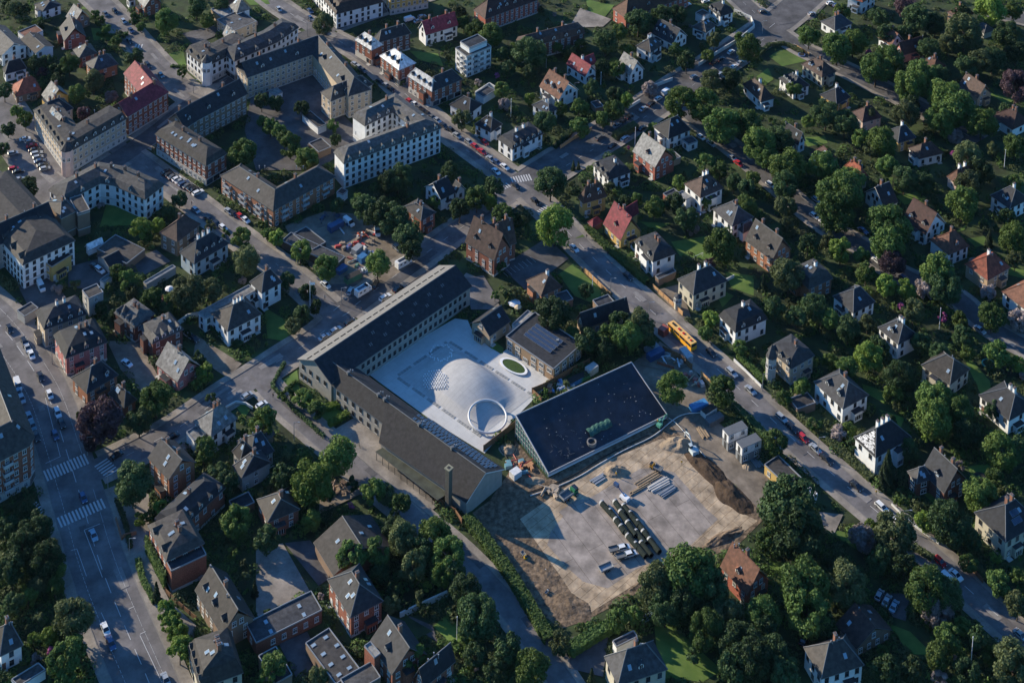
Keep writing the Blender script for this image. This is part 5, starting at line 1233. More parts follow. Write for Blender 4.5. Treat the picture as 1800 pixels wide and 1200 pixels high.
# ------------------------------------------------------------------ vehicles
PAINT = {'white': (.66,.67,.68), 'silver': (.36,.38,.40), 'grey': (.14,.145,.15), 'black': (.02,.021,.024), 'blue': (.05,.09,.18), 'lightblue': (.22,.32,.40), 'red': (.42,.025,.03), 'teal': (.12,.22,.26)}
def pm(c): return mat('paint_'+c, PAINT[c], .25, .05, 3, metal=.2 if c in ('silver', 'grey', 'blue') else 0, spec=.6)
HL = mat('headlight', (.7,.7,.68), .1, .05, spec=.9); TL = mat('tail_light', (.4,.02,.02), .2, .05)
TYRE = mat('tyre', (.02,.02,.02), .85, .1)
def wheel_mesh():
    b = MB(); b.cyl((0, -.11, 0), (0, .11, 0), .33, TYRE, 12); b.cyl((0, -.125, 0), (0, .125, 0), .19, STEEL, 10); return b.mesh('wheel')
WH = wheel_mesh(); CB = {}
def car_meshes(c, kind):
    if (c, kind) in CB: return CB[(c, kind)]
    L_, W_ = {'car': (4.4, 1.8), 'hatch': (4.0, 1.75), 'estate': (4.7, 1.82), 'van': (5.2, 2.0)}[kind]; x = L_/2
    if kind == 'van': pr = [(-x, .35), (-x, 2.0), (-x+.1, 2.15), (x-1.5, 2.15), (x-.75, 1.25), (x-.05, 1.0), (x, .35)]
    else: pr = [(-x, .32), (-x, .85), (-x+.15, .95), (x-1.2, .95), (x-.15, .78), (x, .6), (x, .32)]
    b = MB(); P_ = pm(c); n = len(pr)
    def yw(i): return W_/2*(.9 if pr[i][1] < .5 or pr[i][1] > 1.8 else 1)*(.93 if abs(pr[i][0]) > x-.2 else 1)
    for s in (1, -1):
        q = [(px, s*yw(i), pz) for i, (px, pz) in enumerate(pr)]; b.poly(q if s < 0 else q[::-1], P_)
    for i in range(n):
        j = (i+1) % n; m_ = P_ if not (kind == 'van' and i == 3) else GLASS
        b.poly([(pr[i][0], -yw(i), pr[i][1]), (pr[i][0], yw(i), pr[i][1]), (pr[j][0], yw(j), pr[j][1]), (pr[j][0], -yw(j), pr[j][1])], m_)
    body = b.mesh('body'); cab = None
    if kind != 'van':
        b = MB(); rr = {'car': -.95, 'hatch': -1.45, 'estate': -1.9}[kind]; rb_ = {'car': -1.55, 'hatch': -1.85, 'estate': -2.2}[kind]
        c0 = [(rb_, .93), (rr, 1.42), (.35, 1.44), (1.15, .93)]; w0, w1 = W_/2*.92, W_/2*.72
        Wd = [w0, w1, w1, w0]
        for i in range(3):
            m_ = P_ if i == 1 else GLASS; a, d = c0[i], c0[i+1]
            b.poly([(a[0], -Wd[i], a[1]), (d[0], -Wd[i+1], d[1]), (d[0], Wd[i+1], d[1]), (a[0], Wd[i], a[1])], m_)
        for s in (1, -1):
            q = [(c0[i][0], s*Wd[i], c0[i][1]) for i in range(4)]; b.poly(q if s > 0 else q[::-1], GLASS)
        for s in (1, -1): b.cyl((c0[1][0], s*w1, 1.42), (.35, s*w1, 1.44), .05, P_, 5); b.cyl((.35, s*w1, 1.44), (1.15, s*w0, .93), .045, P_, 5); b.cyl((rr, s*w1, 1.42), (rb_, s*w0, .93), .06, P_, 5)
        cab = b.mesh('cabin')
    b = MB(); b.box((0, 0, 0), (.1, .38, .16), HL); hl = b.mesh('headlight'); b = MB(); b.box((0, 0, 0), (.08, .36, .18), TL); tl = b.mesh('tail_light')
    CB[(c, kind)] = (body, cab, L_, W_, hl, tl); return CB[(c, kind)]
def car(u, v, dx, dy, c, kind, label, group=None, name=None):
    p = P(u, v, .6); a, b_ = P(u, v), P(u+dx*3, v+dy*3); rz = math.atan2(b_.y-a.y, b_.x-a.x)
    o = thing(name or ('van' if kind == 'van' else 'car'), label, 'van' if kind == 'van' else 'car', (p.x, p.y, .17), rz, group)
    body, cab, L_, W_, hl, tl = car_meshes(c, kind); obj('body', body, o)
    if cab: obj('cabin', cab, o)
    for sx_ in (-1, 1):
        for sy in (-1, 1): obj('wheel', WH, o, (sx_*L_*.31, sy*(W_/2-.1), .32))
    for sy in (-1, 1): obj('headlight', hl, o, (L_/2-.02, sy*W_*.33, .62)); obj('tail_light', tl, o, (-L_/2+.01, sy*W_*.36, .75))
    return o
GR = {'M': (1,.93), 'M0': (1,.72), 'L': (.42,1), 'L0': (.7,1), 'N': (1,-.66), 'U': (1,.78), 'S': (.85,1), 'V': (1,.72), 'X': (1,-.2), 'D': (1,-.45), 'Np': (.8,.7), 'C': (1,-.62), 'P': (.5,-1), 'Q': (1,-.3)}
CD = '''S top left street|185,25,grey,car 202,20,black,hatch 217,38,silver,hatch 230,54,blue,car 228,73,black,car 283,133,teal,hatch 260,115,black,estate
X row beside pink corner block|44,245,white,car 53,250,silver,hatch 56,257,red,car 60,264,black,car 65,270,silver,estate 67,277,silver,hatch 70,284,blue,car 75,291,black,car 79,297,silver,hatch 23,270,silver,hatch 24,297,red,hatch 32,302,black,car 33,316,silver,car
D row before brown brick block|292,303,black,car 298,307,black,hatch 304,311,grey,car 311,315,white,hatch 317,319,silver,car 323,323,blue,estate 330,327,grey,car 336,331,black,hatch 341,334,black,car 348,339,white,estate
U side street|344,370,silver,hatch 367,386,black,car 380,394,black,car 392,401,white,hatch 402,372,silver,car 411,377,black,hatch 422,381,red,hatch 431,387,white,car 572,501,white,car
V dark courtyard|56,441,blue,car 175,475,white,estate 166,469,black,car 332,590,white,hatch 341,596,black,hatch
L wide avenue|17,578,black,car 43,602,black,estate 48,612,silver,car 55,624,white,car 71,662,black,car 32,690,lightblue,hatch 38,701,silver,car 87,694,white,hatch 101,726,white,estate 108,744,black,car 51,733,lightblue,car 57,748,teal,car 64,767,black,car 97,765,blue,hatch 146,875,blue,hatch 164,941,lightblue,car 185,1106,white,car 195,1131,blue,car 291,1195,silver,car
V brick courtyard left|223,639,white,car
C cross street|205,801,black,car 303,768,black,estate 460,712,white,hatch 434,696,silver,hatch
S shop square|545,20,blue,car 546,33,blue,hatch 553,39,grey,car 490,17,silver,hatch 568,55,silver,hatch
Q tram square|720,35,white,van 735,38,silver,car 742,30,silver,hatch
M0 main road parking row|624,114,silver,car 631,119,silver,hatch 638,124,grey,car 668,144,black,car 679,151,silver,car 687,157,black,hatch 720,179,red,hatch 729,184,white,car 737,190,grey,car 745,196,black,car 752,201,black,hatch 759,207,grey,car 768,212,silver,car 780,222,black,car 793,229,black,hatch 803,239,silver,car 824,250,silver,hatch 835,258,red,hatch 847,267,red,car 862,280,silver,car 873,286,blue,hatch 887,294,white,car
Np villa drive|852,251,red,hatch
M main road lane|872,302,white,car 907,327,black,car 941,354,black,car 1009,437,white,car 1104,486,black,car 1250,620,black,hatch 1286,655,silver,estate 1319,686,silver,car 1374,735,silver,estate 1392,752,black,estate 1412,770,red,hatch 1433,789,silver,car 1453,807,black,estate 1505,854,black,car 1550,892,white,estate 1574,915,white,hatch 1652,987,red,hatch 1680,1011,white,car 1794,1117,silver,car
P shaded parking court lower right|1546,1046,silver,hatch 1559,1056,silver,car 1572,1066,lightblue,car 1414,1124,black,car
N parking avenue|1131,192,silver,car 1145,183,black,car 1157,174,white,hatch 1219,136,silver,hatch 1085,221,silver,car 1094,214,black,car 1107,205,black,estate 1129,226,black,car 1099,244,silver,estate 1054,242,grey,estate 1077,257,black,car 1255,111,black,car 1266,105,black,hatch 1285,92,white,hatch 1266,131,silver,hatch 1290,118,white,hatch 1301,111,silver,car
Q top car park|1207,9,white,car 1240,3,white,hatch 1427,25,silver,hatch 1340,20,grey,hatch 1459,6,white,hatch 1470,10,blue,hatch
V leafy avenue|1232,242,white,hatch 1250,253,silver,car 1287,278,silver,car 1298,288,red,car 1355,326,white,estate 1435,352,lightblue,car 1431,380,white,hatch 1448,392,white,car 1517,406,blue,car 1542,459,white,car 1589,490,blue,hatch 1722,580,silver,car
Np builders yard|716,446,white,estate 697,436,silver,hatch
P school car park|616,512,silver,hatch 660,500,black,estate
C school car park|677,523,white,estate 615,566,black,hatch 590,581,silver,estate 570,593,silver,car 700,508,black,car
N garden drive beside soil field|1139,1085,lightblue,car'''
BL.append((1140, 1085, 'x')); BL.pop()
n_ = 0
def carlab(c, kd, where, k, n, u, v):
    base = f"{c.replace('lightblue','pale blue')} {dict(car='saloon car', hatch='small hatchback car', estate='estate car', van='delivery van')[kd]}"
    s = uniq(base, u, v)
    return s
for ln in CD.split('\n'):
    h_, items = ln.split('|'); d, where = h_.split(' ', 1); it = items.split()
    for i, e in enumerate(it):
        x, y, c, kd = e.split(','); x, y = float(x), float(y)
        lab = f"{c.replace('lightblue','pale blue')} {dict(car='saloon car', hatch='hatchback', estate='estate car', van='delivery van')[kd]} {'on' if 'street' in where or 'road' in where or 'avenue' in where else 'in'} the {where}"
        same = [j for j, e2 in enumerate(it) if e2.split(',')[2:] == e.split(',')[2:]]
        if len(same) > 1:
            same.sort(key=lambda j: float(it[j].split(',')[0])); k = same.index(i); od = ['leftmost', 'second', 'third', 'fourth', 'fifth', 'sixth', 'seventh', 'eighth']
            lab = ('leftmost ' if k == 0 else 'rightmost ' if k == len(same)-1 else od[k]+' from left ')+lab
        dx, dy = GR[d]; car(x, y, dx, dy, c, kd, lab, 'cars parked and driving along the '+where)
car(72,505,.5,1,'white','van','white van beside the white block left of dark yard'); car(31,678,.35,1,'white','van','white van parked tight against tall brick block'); car(613,392,1,.8,'white','van','white van at far side of the builders yard')
car(663,408,.2,1,'white','van','white pickup van in builders yard under trees'); car(1171,163,1,-.66,'white','van','large white van on the shaded parking avenue'); car(1668,1022,1,.9,'white','van','large white van overtaking parked car at lower right')
# motorhomes
def motorhome(u, v, dx, dy, label):
    p = P(u, v, 1); a, b_ = P(u, v), P(u+dx*3, v+dy*3); o = thing('motorhome', label, 'motorhome', (p.x, p.y, .17), math.atan2(b_.y-a.y, b_.x-a.x)); b = MB(); W_ = pm('white')
    b.box((-.6, 0, 1.55), (5.0, 2.2, 2.3), W_); b.box((1.6, 0, 2.35), (1.6, 2.1, .7), W_, 0, .9); b.build('living_box', o); b = MB(); b.box((2.5, 0, 1.0), (1.5, 2.0, 1.1), W_, 0, .95); b.build('cab', o)
    b = MB(); b.box((2.35, 0, 1.75), (.9, 1.8, .5), GLASS, 0, .8); b.build('windscreen', o); b = MB(); b.box((-.6, 0, 2.74), (3.4, 1.2, .08), PNM.materials[1] if len(PNM.materials) > 1 else GLASS); b.build('roof_panel', o)
    for sx_ in (-1.9, 2.3):
        for sy in (-1, 1): obj('wheel', WH, o, (sx_, sy*.98, .33))
    for sx_ in (-1.8, 0): b = MB(); b.box((0, 0, 0), (.9, .06, .5), GLASS); b.build('window', o, (sx_, -1.11, 1.8))
motorhome(638, 512, 1, -.6, 'white motorhome with grey roof panels by school car park'); motorhome(709, 463, 1, -.55, 'white motorhome parked by builders yard under shadow')
# bus
def bus():
    u, v = 1199, 591; p = P(u, v, 1.5); a, b_ = P(1160, 555), P(1222, 614); o = thing('bus', 'long yellow city bus driving up the main road', 'bus', (p.x, p.y, .17), math.atan2(b_.y-a.y, b_.x-a.x))
    Y = mat('bus_yellow', (.75,.36,.03), .35, .08, 2); Yr = mat('bus_roof', (.72,.42,.14), .5, .15, 2); b = MB(); b.box((0, 0, 1.0), (12.4, 2.5, 1.3), Y); b.box((0, 0, 2.85), (12.4, 2.5, .25), Y, 0, .98, Yr); b.build('body', o)
    b = MB(); b.box((0, 0, 2.18), (12.3, 2.44, 1.1), GLASS); b.build('window_band', o); b = MB()
    for x in (-6.1, -3, 0, 3, 6.1):
        for y in (-1.22, 1.22): b.box((x, y, 2.2), (.12, .08, 1.1), Y)
    b.build('pillar', o)
    for x, s, m_ in ((-4.3, 1.6, DKM), (-1.5, 1.0, TL), (.8, .9, TL), (2.6, 1.0, Yr), (4.6, .7, TL)): b = MB(); b.box((0, 0, .12), (s, .7, .22), m_); b.build('roof_hatch', o, (x, 0, 2.97))
    for x in (-3.6, 3.9):
        for s in (-1, 1): w_ = obj('wheel', WH, o, (x, s*1.15, .45)); w_.scale = (1.4, 1.3, 1.4)
    for s in (-1, 1): b = MB(); b.box((0, 0, 0), (.08, .4, .2), HL); b.build('headlight', o, (-6.2, s*.9, .7))
bus()
# ------------------------------------------------------------------ construction site
def pos(u, v, z=0): p = P(u, v, z); return (p.x, p.y, 0)
def ang(u, v, u2, v2): a, b_ = P(u, v), P(u2, v2); return math.atan2(b_.y-a.y, b_.x-a.x)
PIPE = mat('pipe_green_grey', (.018,.025,.022), .85, .2, .8, spec=.1); COL = mat('pipe_collar', (.38,.38,.37), .5, .1)
def pipe_mesh():
    b = MB(); n = 18; L_ = 3.2
    for i in range(n):
        a, c_ = 2*math.pi*i/n, 2*math.pi*(i+1)/n
        def q(r, x, t): return (x, r*math.cos(t), r*math.sin(t)+1.0)
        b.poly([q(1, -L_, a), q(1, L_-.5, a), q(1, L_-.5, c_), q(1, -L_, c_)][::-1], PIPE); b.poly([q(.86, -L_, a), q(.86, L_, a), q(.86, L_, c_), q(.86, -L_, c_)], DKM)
        b.poly([q(1, -L_, a), q(1, -L_, c_), q(.86, -L_, c_), q(.86, -L_, a)][::-1], PIPE)
    return b.mesh('pipe_barrel')
def collar_mesh():
    b = MB(); n = 18
    for i in range(n):
        a, c_ = 2*math.pi*i/n, 2*math.pi*(i+1)/n
        def q(r, x, t): return (x, r*math.cos(t), r*math.sin(t)+1.0)
        b.poly([q(1.06, 2.6, a), q(1.06, 3.25, a), q(1.06, 3.25, c_), q(1.06, 2.6, c_)][::-1], COL); b.poly([q(1.06, 3.25, a), q(.86, 3.25, a), q(.86, 3.25, c_), q(1.06, 3.25, c_)][::-1], COL); b.poly([q(1.06, 2.6, a), q(.9, 2.6, a), q(.9, 2.6, c_), q(1.06, 2.6, c_)], COL)
    return b.mesh('collar')
PMs, CMs = pipe_mesh(), collar_mesh(); RN = ['left', 'middle', 'right']
for r, (a, b_, n) in enumerate((((1061,886),(1131,972),6), ((1081,884),(1143,972),5), ((1099,890),(1155,966),5))):
    for i in range(n):
        t = (i+.5)/n; u, v = a[0]+(b_[0]-a[0])*t+R_.uniform(-1.6, 1.6), a[1]+(b_[1]-a[1])*t+R_.uniform(-1.5, 1.5); lb = ['far end', 'second from far end', 'third from far end', 'third from near end', 'second from near end', 'near end']
        li = lb[i] if n == 6 else [lb[0], lb[1], 'centre', lb[4], lb[5]][i]
        o = thing('concrete_pipe', f'dark green concrete pipe at {li} of the {RN[r]} row', 'pipe', pos(u, v, .9), ang(*b_, *a)+R_.uniform(-.07, .07), 'concrete pipes in three rows'); o.location.z = .09; o.scale = (.82, .82, .82); obj('barrel', PMs, o); obj('collar', CMs, o)
WOOD = mat('timber', (.30,.22,.14), .85, .3, 2)
def stack(u, v, u2, v2, n, m_, label, L_=5, name='timber_stack', wd=.3):
    o = thing(name, label, 'building materials', pos(u, v), ang(u, v, u2, v2)); o.location.z = .1
    for i in range(n): b = MB(); b.box((0, 0, .15), (L_*R_.uniform(.8, 1.05), wd, .3), m_); b.build('beam', o, (R_.uniform(-.3, .3), (i-n/2)*wd*1.35, .12*(i % 2)), R_.uniform(-.04, .04))
stack(1138,843,1160,830,6,WOOD,'stack of timber beams on grey mats, nearest the dumper',9)
stack(1158,852,1180,840,7,STONE,'stack of pale concrete beams beside timber stack',8)
stack(1172,864,1190,853,5,STEEL,'stack of steel beams beside pale concrete beams',7)
stack(1125,858,1140,850,3,WOOD,'single layer of long planks on grey mats',8)
stack(1110,905,1128,920,4,WOOD,'bundle of planks right of the pipe rows',6)
stack(1080,905,1095,925,5,STEEL,'steel trench frames left of the pipe rows',7)
stack(1050,842,1065,833,3,STEEL,'steel sheets near the sandy bank',5,'steel_stack',.6)
for q, l in (((1236,760,1244,772),'pile of pallets left of cabin path'),((1330,812,1345,830),'pipes and boards beside grey cabins'),((1322,800,1340,812),'galvanised pipe bundle beside grey cabins')): stack(*q, 6, WOOD if 'pallet' in l else STEEL, l, 5)
def cabin(u, v, z, up, label, tone, roofc):
    o = thing('site_cabin', label, 'site cabin', (*P(u, v, 0).xy, z+.07), ang(1367,737,1330,753) if False else ang(1288,750,1318,737), None); b = MB(); m_ = mat('cabin_'+tone, {'white': (.6,.6,.6), 'grey': (.2,.21,.22), 'yellow': (.5,.27,.04)}[tone], .6, .15, 1)
    b.box((0, 0, 1.25), (6.2, 2.6, 2.5), m_, 0, 1, rm(roofc)); b.build('wall', o); b = MB(); b.box((0, 0, .05), (6.3, 2.7, .12), LEAD); b.build('base_frame', o, (0, 0, 2.47))
    for x in (-2, 1.5): obj('window', WM['w'], o, (x, -1.32, .8))
    b = MB(); b.box((0, 0, 1.0), (.05, .9, 2.0), FRAMED); b.build('door', o, (-3.12, 0, .05)); o.scale = (1.18, 1.2, 1.08)
cabin(1291,780,0,0,'grey lower site cabin of the stack nearer the hall','grey','slate'); cabin(1291,780,2.85,1,'white upper site cabin of the stack nearer the hall','white','slate')
cabin(1315,802,0,0,'grey lower site cabin of the stack nearer the yellow hut','grey','slate'); cabin(1315,802,2.85,1,'white upper site cabin of the stack nearer the yellow hut','white','slate')
A, B = rect('L', *[P(*q, 3.2).xy for q in ((1343,812),(1374,846),(1416,845))]); building('workshop_hut', 'workshop hut', 'yellow workshop hut with dark flat roof beside road', [P(1343,817,3.2).xy, P(1376,848,3.2).xy], [P(1368,800,3.2).xy+Vector((0, 0)), P(1415,846,3.2).xy], 3.2, .3, 'flat', 'yellow', 'taupe', '')
def container(u, v, u2, v2, c, label, L_=6, h=2.4, opn=False):
    o = thing('container', label, 'container', pos(u, v, 1), ang(u, v, u2, v2)); m_ = mat('container_'+'_'.join(map(str, c)), c, .5, .2, 1); b = MB()
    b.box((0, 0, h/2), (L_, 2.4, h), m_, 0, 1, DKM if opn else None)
    for i in range(int(L_/.45)):
        for y in (-1.22, 1.22): b.box((-L_/2+.3+i*.45, y, h/2), (.16, .07, h-.3), m_)
    b.build('shell', o); b = MB(); b.box((0, 0, 0), (.08, 1.1, h-.3), m_); dm = b.mesh('door')
    for y in (-.58, .58): obj('door', dm, o, (L_/2+.05, y, h/2))
container(1152,624,1170,615,(.03,.07,.16),'dark blue container with pale lid stripes on site'); container(620,488,640,478,(.06,.18,.11),'green container at near edge of builders yard',6,2.2,True); container(1010,668,1025,660,(.03,.14,.40),'bright blue skip between fence and hall ridge',5,1.6,True)
container(1022,662,1040,655,(.03,.16,.09),'green skip between fence and hall ridge',5,1.5,True); container(590,398,605,390,(.04,.08,.17),'dark blue container in far part of builders yard'); container(637,455,648,448,(.04,.14,.30),'small blue container amid builders yard clutter',3)
container(628,440,640,430,(.25,.26,.27),'grey box container amid builders yard clutter',4); container(600,473,612,465,(.06,.12,.25),'long blue box by the yard tree',4,1.8); container(1228,712,1245,705,(.05,.2,.42),'low skip with blue tarpaulin beside wooden hoarding',6,1.6); container(1246,722,1262,712,(.55,.55,.53),'white topped skip heaped with rubble',5,1.8,True); container(1256,736,1275,726,(.10,.11,.12),'dark grey skip next to rubble skip',6,1.6)
container(906,832,915,826,(.6,.6,.6),'white site box by red scaffold bars',3,2); container(1166,583,1175,575,(.30,.08,.06),'rust red portable toilet block by main road',3,2.6); container(1040,650,1052,642,(.35,.37,.38),'light grey tool shed behind hall ridge',4,2.4)
container(1146,610,1160,604,(.2,.24,.27),'flat grey lidded container under the trees',5,1.2); container(1206,626,1216,638,(.30,.33,.36),'olive container with pale roof beside the bus',5,2.6)
def hose(px, r, m_, label, z=.22):
    p = smooth([P(*q).xy for q in px]); O = p[0].copy(); o = thing('hose', label, 'hose', (O.x, O.y, 0)); b = MB()
    for a, c_ in zip(p, p[1:]): b.cyl((a.x-O.x, a.y-O.y, z), (c_.x-O.x, c_.y-O.y, z), r, m_, 6, caps=False)
    b.build('tube', o)
hose([(932,872),(975,858),(1020,838),(1055,815),(1100,790),(1150,768),(1178,742),(1200,728),(1232,726)], .16, mat('hose_white', (.5,.5,.48), .5), 'long white hose snaking along low side of hall roof')
hose([(928,866),(972,852),(1016,832),(1052,808),(1098,784),(1140,765)], .13, DKM, 'black hose beside the long white hose')
hose([(880,770),(878,790),(890,802),(905,798),(908,782),(896,772),(884,780),(886,800),(905,825)], .12, DKM, 'coiled black cable at school gable corner')
hose([(892,785),(903,800),(915,822),(935,842)], .14, mat('hose_red', (.35,.04,.03), .5), 'red pipe leading down towards hall corner')
hose([(1175,735),(1190,745),(1215,775),(1260,828),(1282,858)], .12, mat('hose_white', (.5,.5,.48), .5), 'thin white pipe along edge of dark soil bank')
# machines
def excavator(u, v, rz, c, label, sc_=1.0):
    o = thing('excavator', label, 'excavator', pos(u, v), rz); m_ = mat('machine_'+'_'.join(map(str, c)), c, .45, .15, 1)
    for s in (-1, 1): b = MB(); b.box((0, 0, .4), (3.2, .5, .75), DKM, 0, .9); b.build('track', o, (0, s*.95, 0))
    b = MB(); b.box((-.5, 0, 1.5), (2.6, 2.3, 1.2), m_, 0, .93); b.build('body', o); b = MB(); b.box((.6, .6, 2.1), (1.3, 1.0, 1.5), GLASS, 0, .9); b.box((.6, .6, 2.92), (1.25, .95, .12), m_); b.build('cab', o)
    b = MB(); b.cyl((.8, -.4, 1.6), (3.2, -.4, 4.0), .22, m_, 6); b.cyl((3.2, -.4, 4.0), (5.2, -.4, 3.4), .2, m_, 6); b.cyl((5.2, -.4, 3.4), (5.8, -.4, 1.4), .15, m_, 6); b.build('arm', o); b = MB(); b.box((5.7, -.4, 1.0), (.8, 1.0, .8), LEAD, 0, .7); b.build('bucket', o); o.scale = (sc_,)*3
excavator(1218,797,2.0,(.42,.48,.50),'pale blue white excavator on the dark soil bank'); excavator(1160,750,.9,(.10,.30,.20),'small green excavator at the corner of black hall roof',.7)
def dumper(u, v, rz, c, label, s=1):
    o = thing('dumper', label, 'dumper truck', pos(u, v), rz); m_ = mat('machine_'+'_'.join(map(str, c)), c, .45, .15, 1); b = MB(); b.box((1.2, 0, 1.3), (1.6, 2.0, 1.7), m_, 0, .85); b.build('cab', o); b = MB(); b.box((1.5, 0, 1.9), (1.2, 1.85, .6), GLASS, 0, .9); b.build('window_band', o)
    b = MB(); b.box((-1.6, 0, 1.25), (3.6, 2.2, .2), LEAD); 
    for y in (-1.05, 1.05): b.box((-1.6, y, 1.6), (3.6, .1, .6), STEEL)
    b.box((-3.4, 0, 1.6), (.1, 2.2, .6), STEEL); b.build('tipping_bed', o)
    for x in (-2.4, -1.2, 1.3):
        for y in (-.95, .95): w_ = obj('wheel', WH, o, (x, y, .5)); w_.scale = (1.5, 1.6, 1.5)
    o.scale = (s, s, s)
dumper(1003,872,ang(990,880,1010,866),(.03,.15,.07),'green tipper truck with grey bed on site mats',1.1); dumper(1151,824,ang(1160,828,1145,820),(.42,.22,.03),'small ochre dumper on the tan sand',.75); dumper(922,979,ang(918,975,925,985),(.55,.36,.02),'small yellow roller on dark soil',.45); dumper(962,1040,1.0,(.5,.5,.5),'little white plate machine on dark soil',.3)
def pickup(u, v, dx, dy, label):
    o = car(u, v, dx, dy, 'white', 'hatch', label, None, 'pickup_truck'); o['category'] = 'pickup truck'; b = MB(); b.box((0, 0, .95), (2.8, 1.9, .12), LEAD)
    for y in (-.92, .92): b.box((0, y, 1.15), (2.8, .06, .35), LEAD)
    b.build('load_bed', o, (-3.0, 0, 0)); obj('wheel', WH, o, (-3.4, .8, .32)); obj('wheel', WH, o, (-3.4, -.8, .32))
pickup(1096,963,1,-.25,'white pickup truck parked at pipe ends, further one'); pickup(1108,974,1,-.3,'white pickup truck with rusty bed, nearer one')
def trailer(u, v):
    o = thing('trailer', 'open grey trailer standing on the grey mats', 'trailer', pos(u, v), ang(1055,1005,1078,995)); b = MB(); b.box((0, 0, .75), (4, 2.0, .12), STEEL)
    for y in (-1, 1): b.box((0, y, 1.0), (4, .08, .5), STEEL)
    for x in (-2, 2): b.box((x, 0, 1.0), (.08, 2, .5), STEEL)
    b.build('tray', o); b = MB(); b.cyl((2, 0, .7), (3.6, 0, .6), .07, STEEL, 6); b.build('tow_bar', o)
    for x in (-.5, .5):
        for y in (-1, 1): obj('wheel', WH, o, (x, y*1.05, .33))
trailer(1065,1001)
def lift(u, v):
    o = thing('boom_lift', 'blue and white boom lift at far end of pipes', 'boom lift', pos(u, v), ang(1090,875,1110,890)); b = MB(); b.box((0, 0, .8), (3, 1.8, .9), WHITEM, 0, .9); b.build('chassis', o); b = MB(); b.cyl((0, 0, 1.2), (-3.2, .3, 2.6), .16, mat('paint_blue', PAINT['blue']), 6); b.build('arm', o)
    b = MB(); b.box((0, 0, .5), (1.6, .9, 1.0), mat('paint_blue', PAINT['blue'])); b.build('basket', o, (-3.6, .3, 2.2))
    for x in (-1, 1):
        for y in (-.9, .9): obj('wheel', WH, o, (x, y, .35))
lift(1098,878)
def mound_(u, v, rx, ry, h, m_, label, rz=0):
    o = thing('soil_heap', label, 'soil heap', pos(u, v), rz); h *= .7; b = MB(); n, k = 26, 9; s = R_.uniform(0, 50); vv = []
    for j in range(k+1):
        for i in range(n):
            a = 2*math.pi*i/n; r = j/k; nn = 1+.28*mnoise(Vector((math.cos(a)*1.5+s, math.sin(a)*1.5, r*2))); z = h*math.cos(r*math.pi/2)**1.2*(1+.5*mnoise(Vector((math.cos(a)*r*3+s, math.sin(a)*r*3, 4)))); vv.append((rx*r*nn*math.cos(a), ry*r*nn*math.sin(a), z-.02*j))
    for j in range(k):
        for i in range(n): i2 = (i+1) % n; b.poly([vv[j*n+i], vv[(j+1)*n+i], vv[(j+1)*n+i2], vv[j*n+i2]], m_)
    q = b.build('heap', o)
    for f in q.data.polygons: f.use_smooth = True
SOILD = mat('soil_dark', (.055,.035,.022), .95, .35, .6, bump=1); SOILL = mat('soil_pale', (.26,.20,.14), .95, .3, .6, bump=.8)
bank = ang(1200,790,1300,890)
mound_(1196,782,7,4,2.6,SOILL,'pale sand heap at upper corner of the tan field'); mound_(1082,828,4.5,3,2.2,SOILL,'rounded sand heap with dark hollow near hall'); mound_(1240,822,11,3.6,2.2,SOILD,'long dark soil bank below the excavator',bank); mound_(1285,870,9,4.5,2.4,SOILD,'rutted dark soil bank at right of field',bank)
mound_(1313,820,2,2,1.2,SOILL,'small grey sand pile beside cabins'); mound_(1002,1065,8,5,.9,SOIL,'dark soil hump at near corner of field',-.5); mound_(960,1010,7,3,.5,SOIL,'low soil ridge left of tan field',-.9); mound_(1270,945,10,2.2,1.2,SOIL,'dark soil ridge along lower right field edge',ang(1240,960,1310,925)); mound_(1150,1015,11,1.8,1.0,SOIL,'dark soil ridge below the grey mats',ang(1100,1045,1180,1005)); mound_(893,790,3.5,3,1.6,SOILL,'orange sand heap beside school gable'); mound_(940,845,3.5,2,1,SOILL,'pale sand heap at foot of hall corner')
# loose clutter in builders yard and site
def clutter(name, label, cx, cy, r, n, cols):
    o = thing(name, label, 'scrap heap', pos(cx, cy)); 
    for i in range(n):
        b = MB(); m_ = mat('scrap_'+str(cols[i % len(cols)]).replace(' ', ''), cols[i % len(cols)], .6, .3, 1)
        if i % 3: b.box((0, 0, .5), (R_.uniform(.6, 3), R_.uniform(.5, 1.6), R_.uniform(.4, 1.6)), m_, 0, R_.uniform(.7, 1))
        else: b.cyl((-R_.uniform(1, 2.5), 0, .5), (R_.uniform(1, 2.5), 0, .6), R_.uniform(.1, .45), m_, 8)
        b.build('scrap_piece', o, (R_.uniform(-r, r), R_.uniform(-r, r)*.8, 0), R_.uniform(0, 3))
clutter('scrap_heap','rust red machinery and tanks in middle of builders yard',627,423,6.5,30,[(.3,.07,.04),(.25,.2,.16),(.35,.05,.05),(.3,.22,.15),(.5,.5,.5)])
clutter('scrap_heap','colourful crates and scrap beside yard containers',633,448,5,22,[(.08,.12,.25),(.4,.4,.42),(.25,.1,.08),(.45,.45,.4)])
clutter('scrap_heap','dark scrap under trees at back of builders yard',592,388,6,18,[(.1,.1,.11),(.05,.08,.14),(.2,.2,.2)])
clutter('scrap_heap','white and pink bags behind the green container',640,476,3,12,[(.5,.35,.38),(.5,.5,.5),(.1,.2,.15)])
clutter('scrap_heap','building supplies heaped along hall ridge fence',985,680,4,18,[(.45,.45,.47),(.1,.2,.4),(.3,.16,.1),(.35,.35,.35)])
clutter('scrap_heap','wrapped pallets and rubble beside the site tree',1212,668,4,16,[(.4,.33,.22),(.45,.42,.4),(.3,.1,.08)])
clutter('scrap_heap','white wrapped materials near the blue container',1182,634,3,12,[(.6,.6,.62),(.3,.3,.3),(.2,.13,.08)])
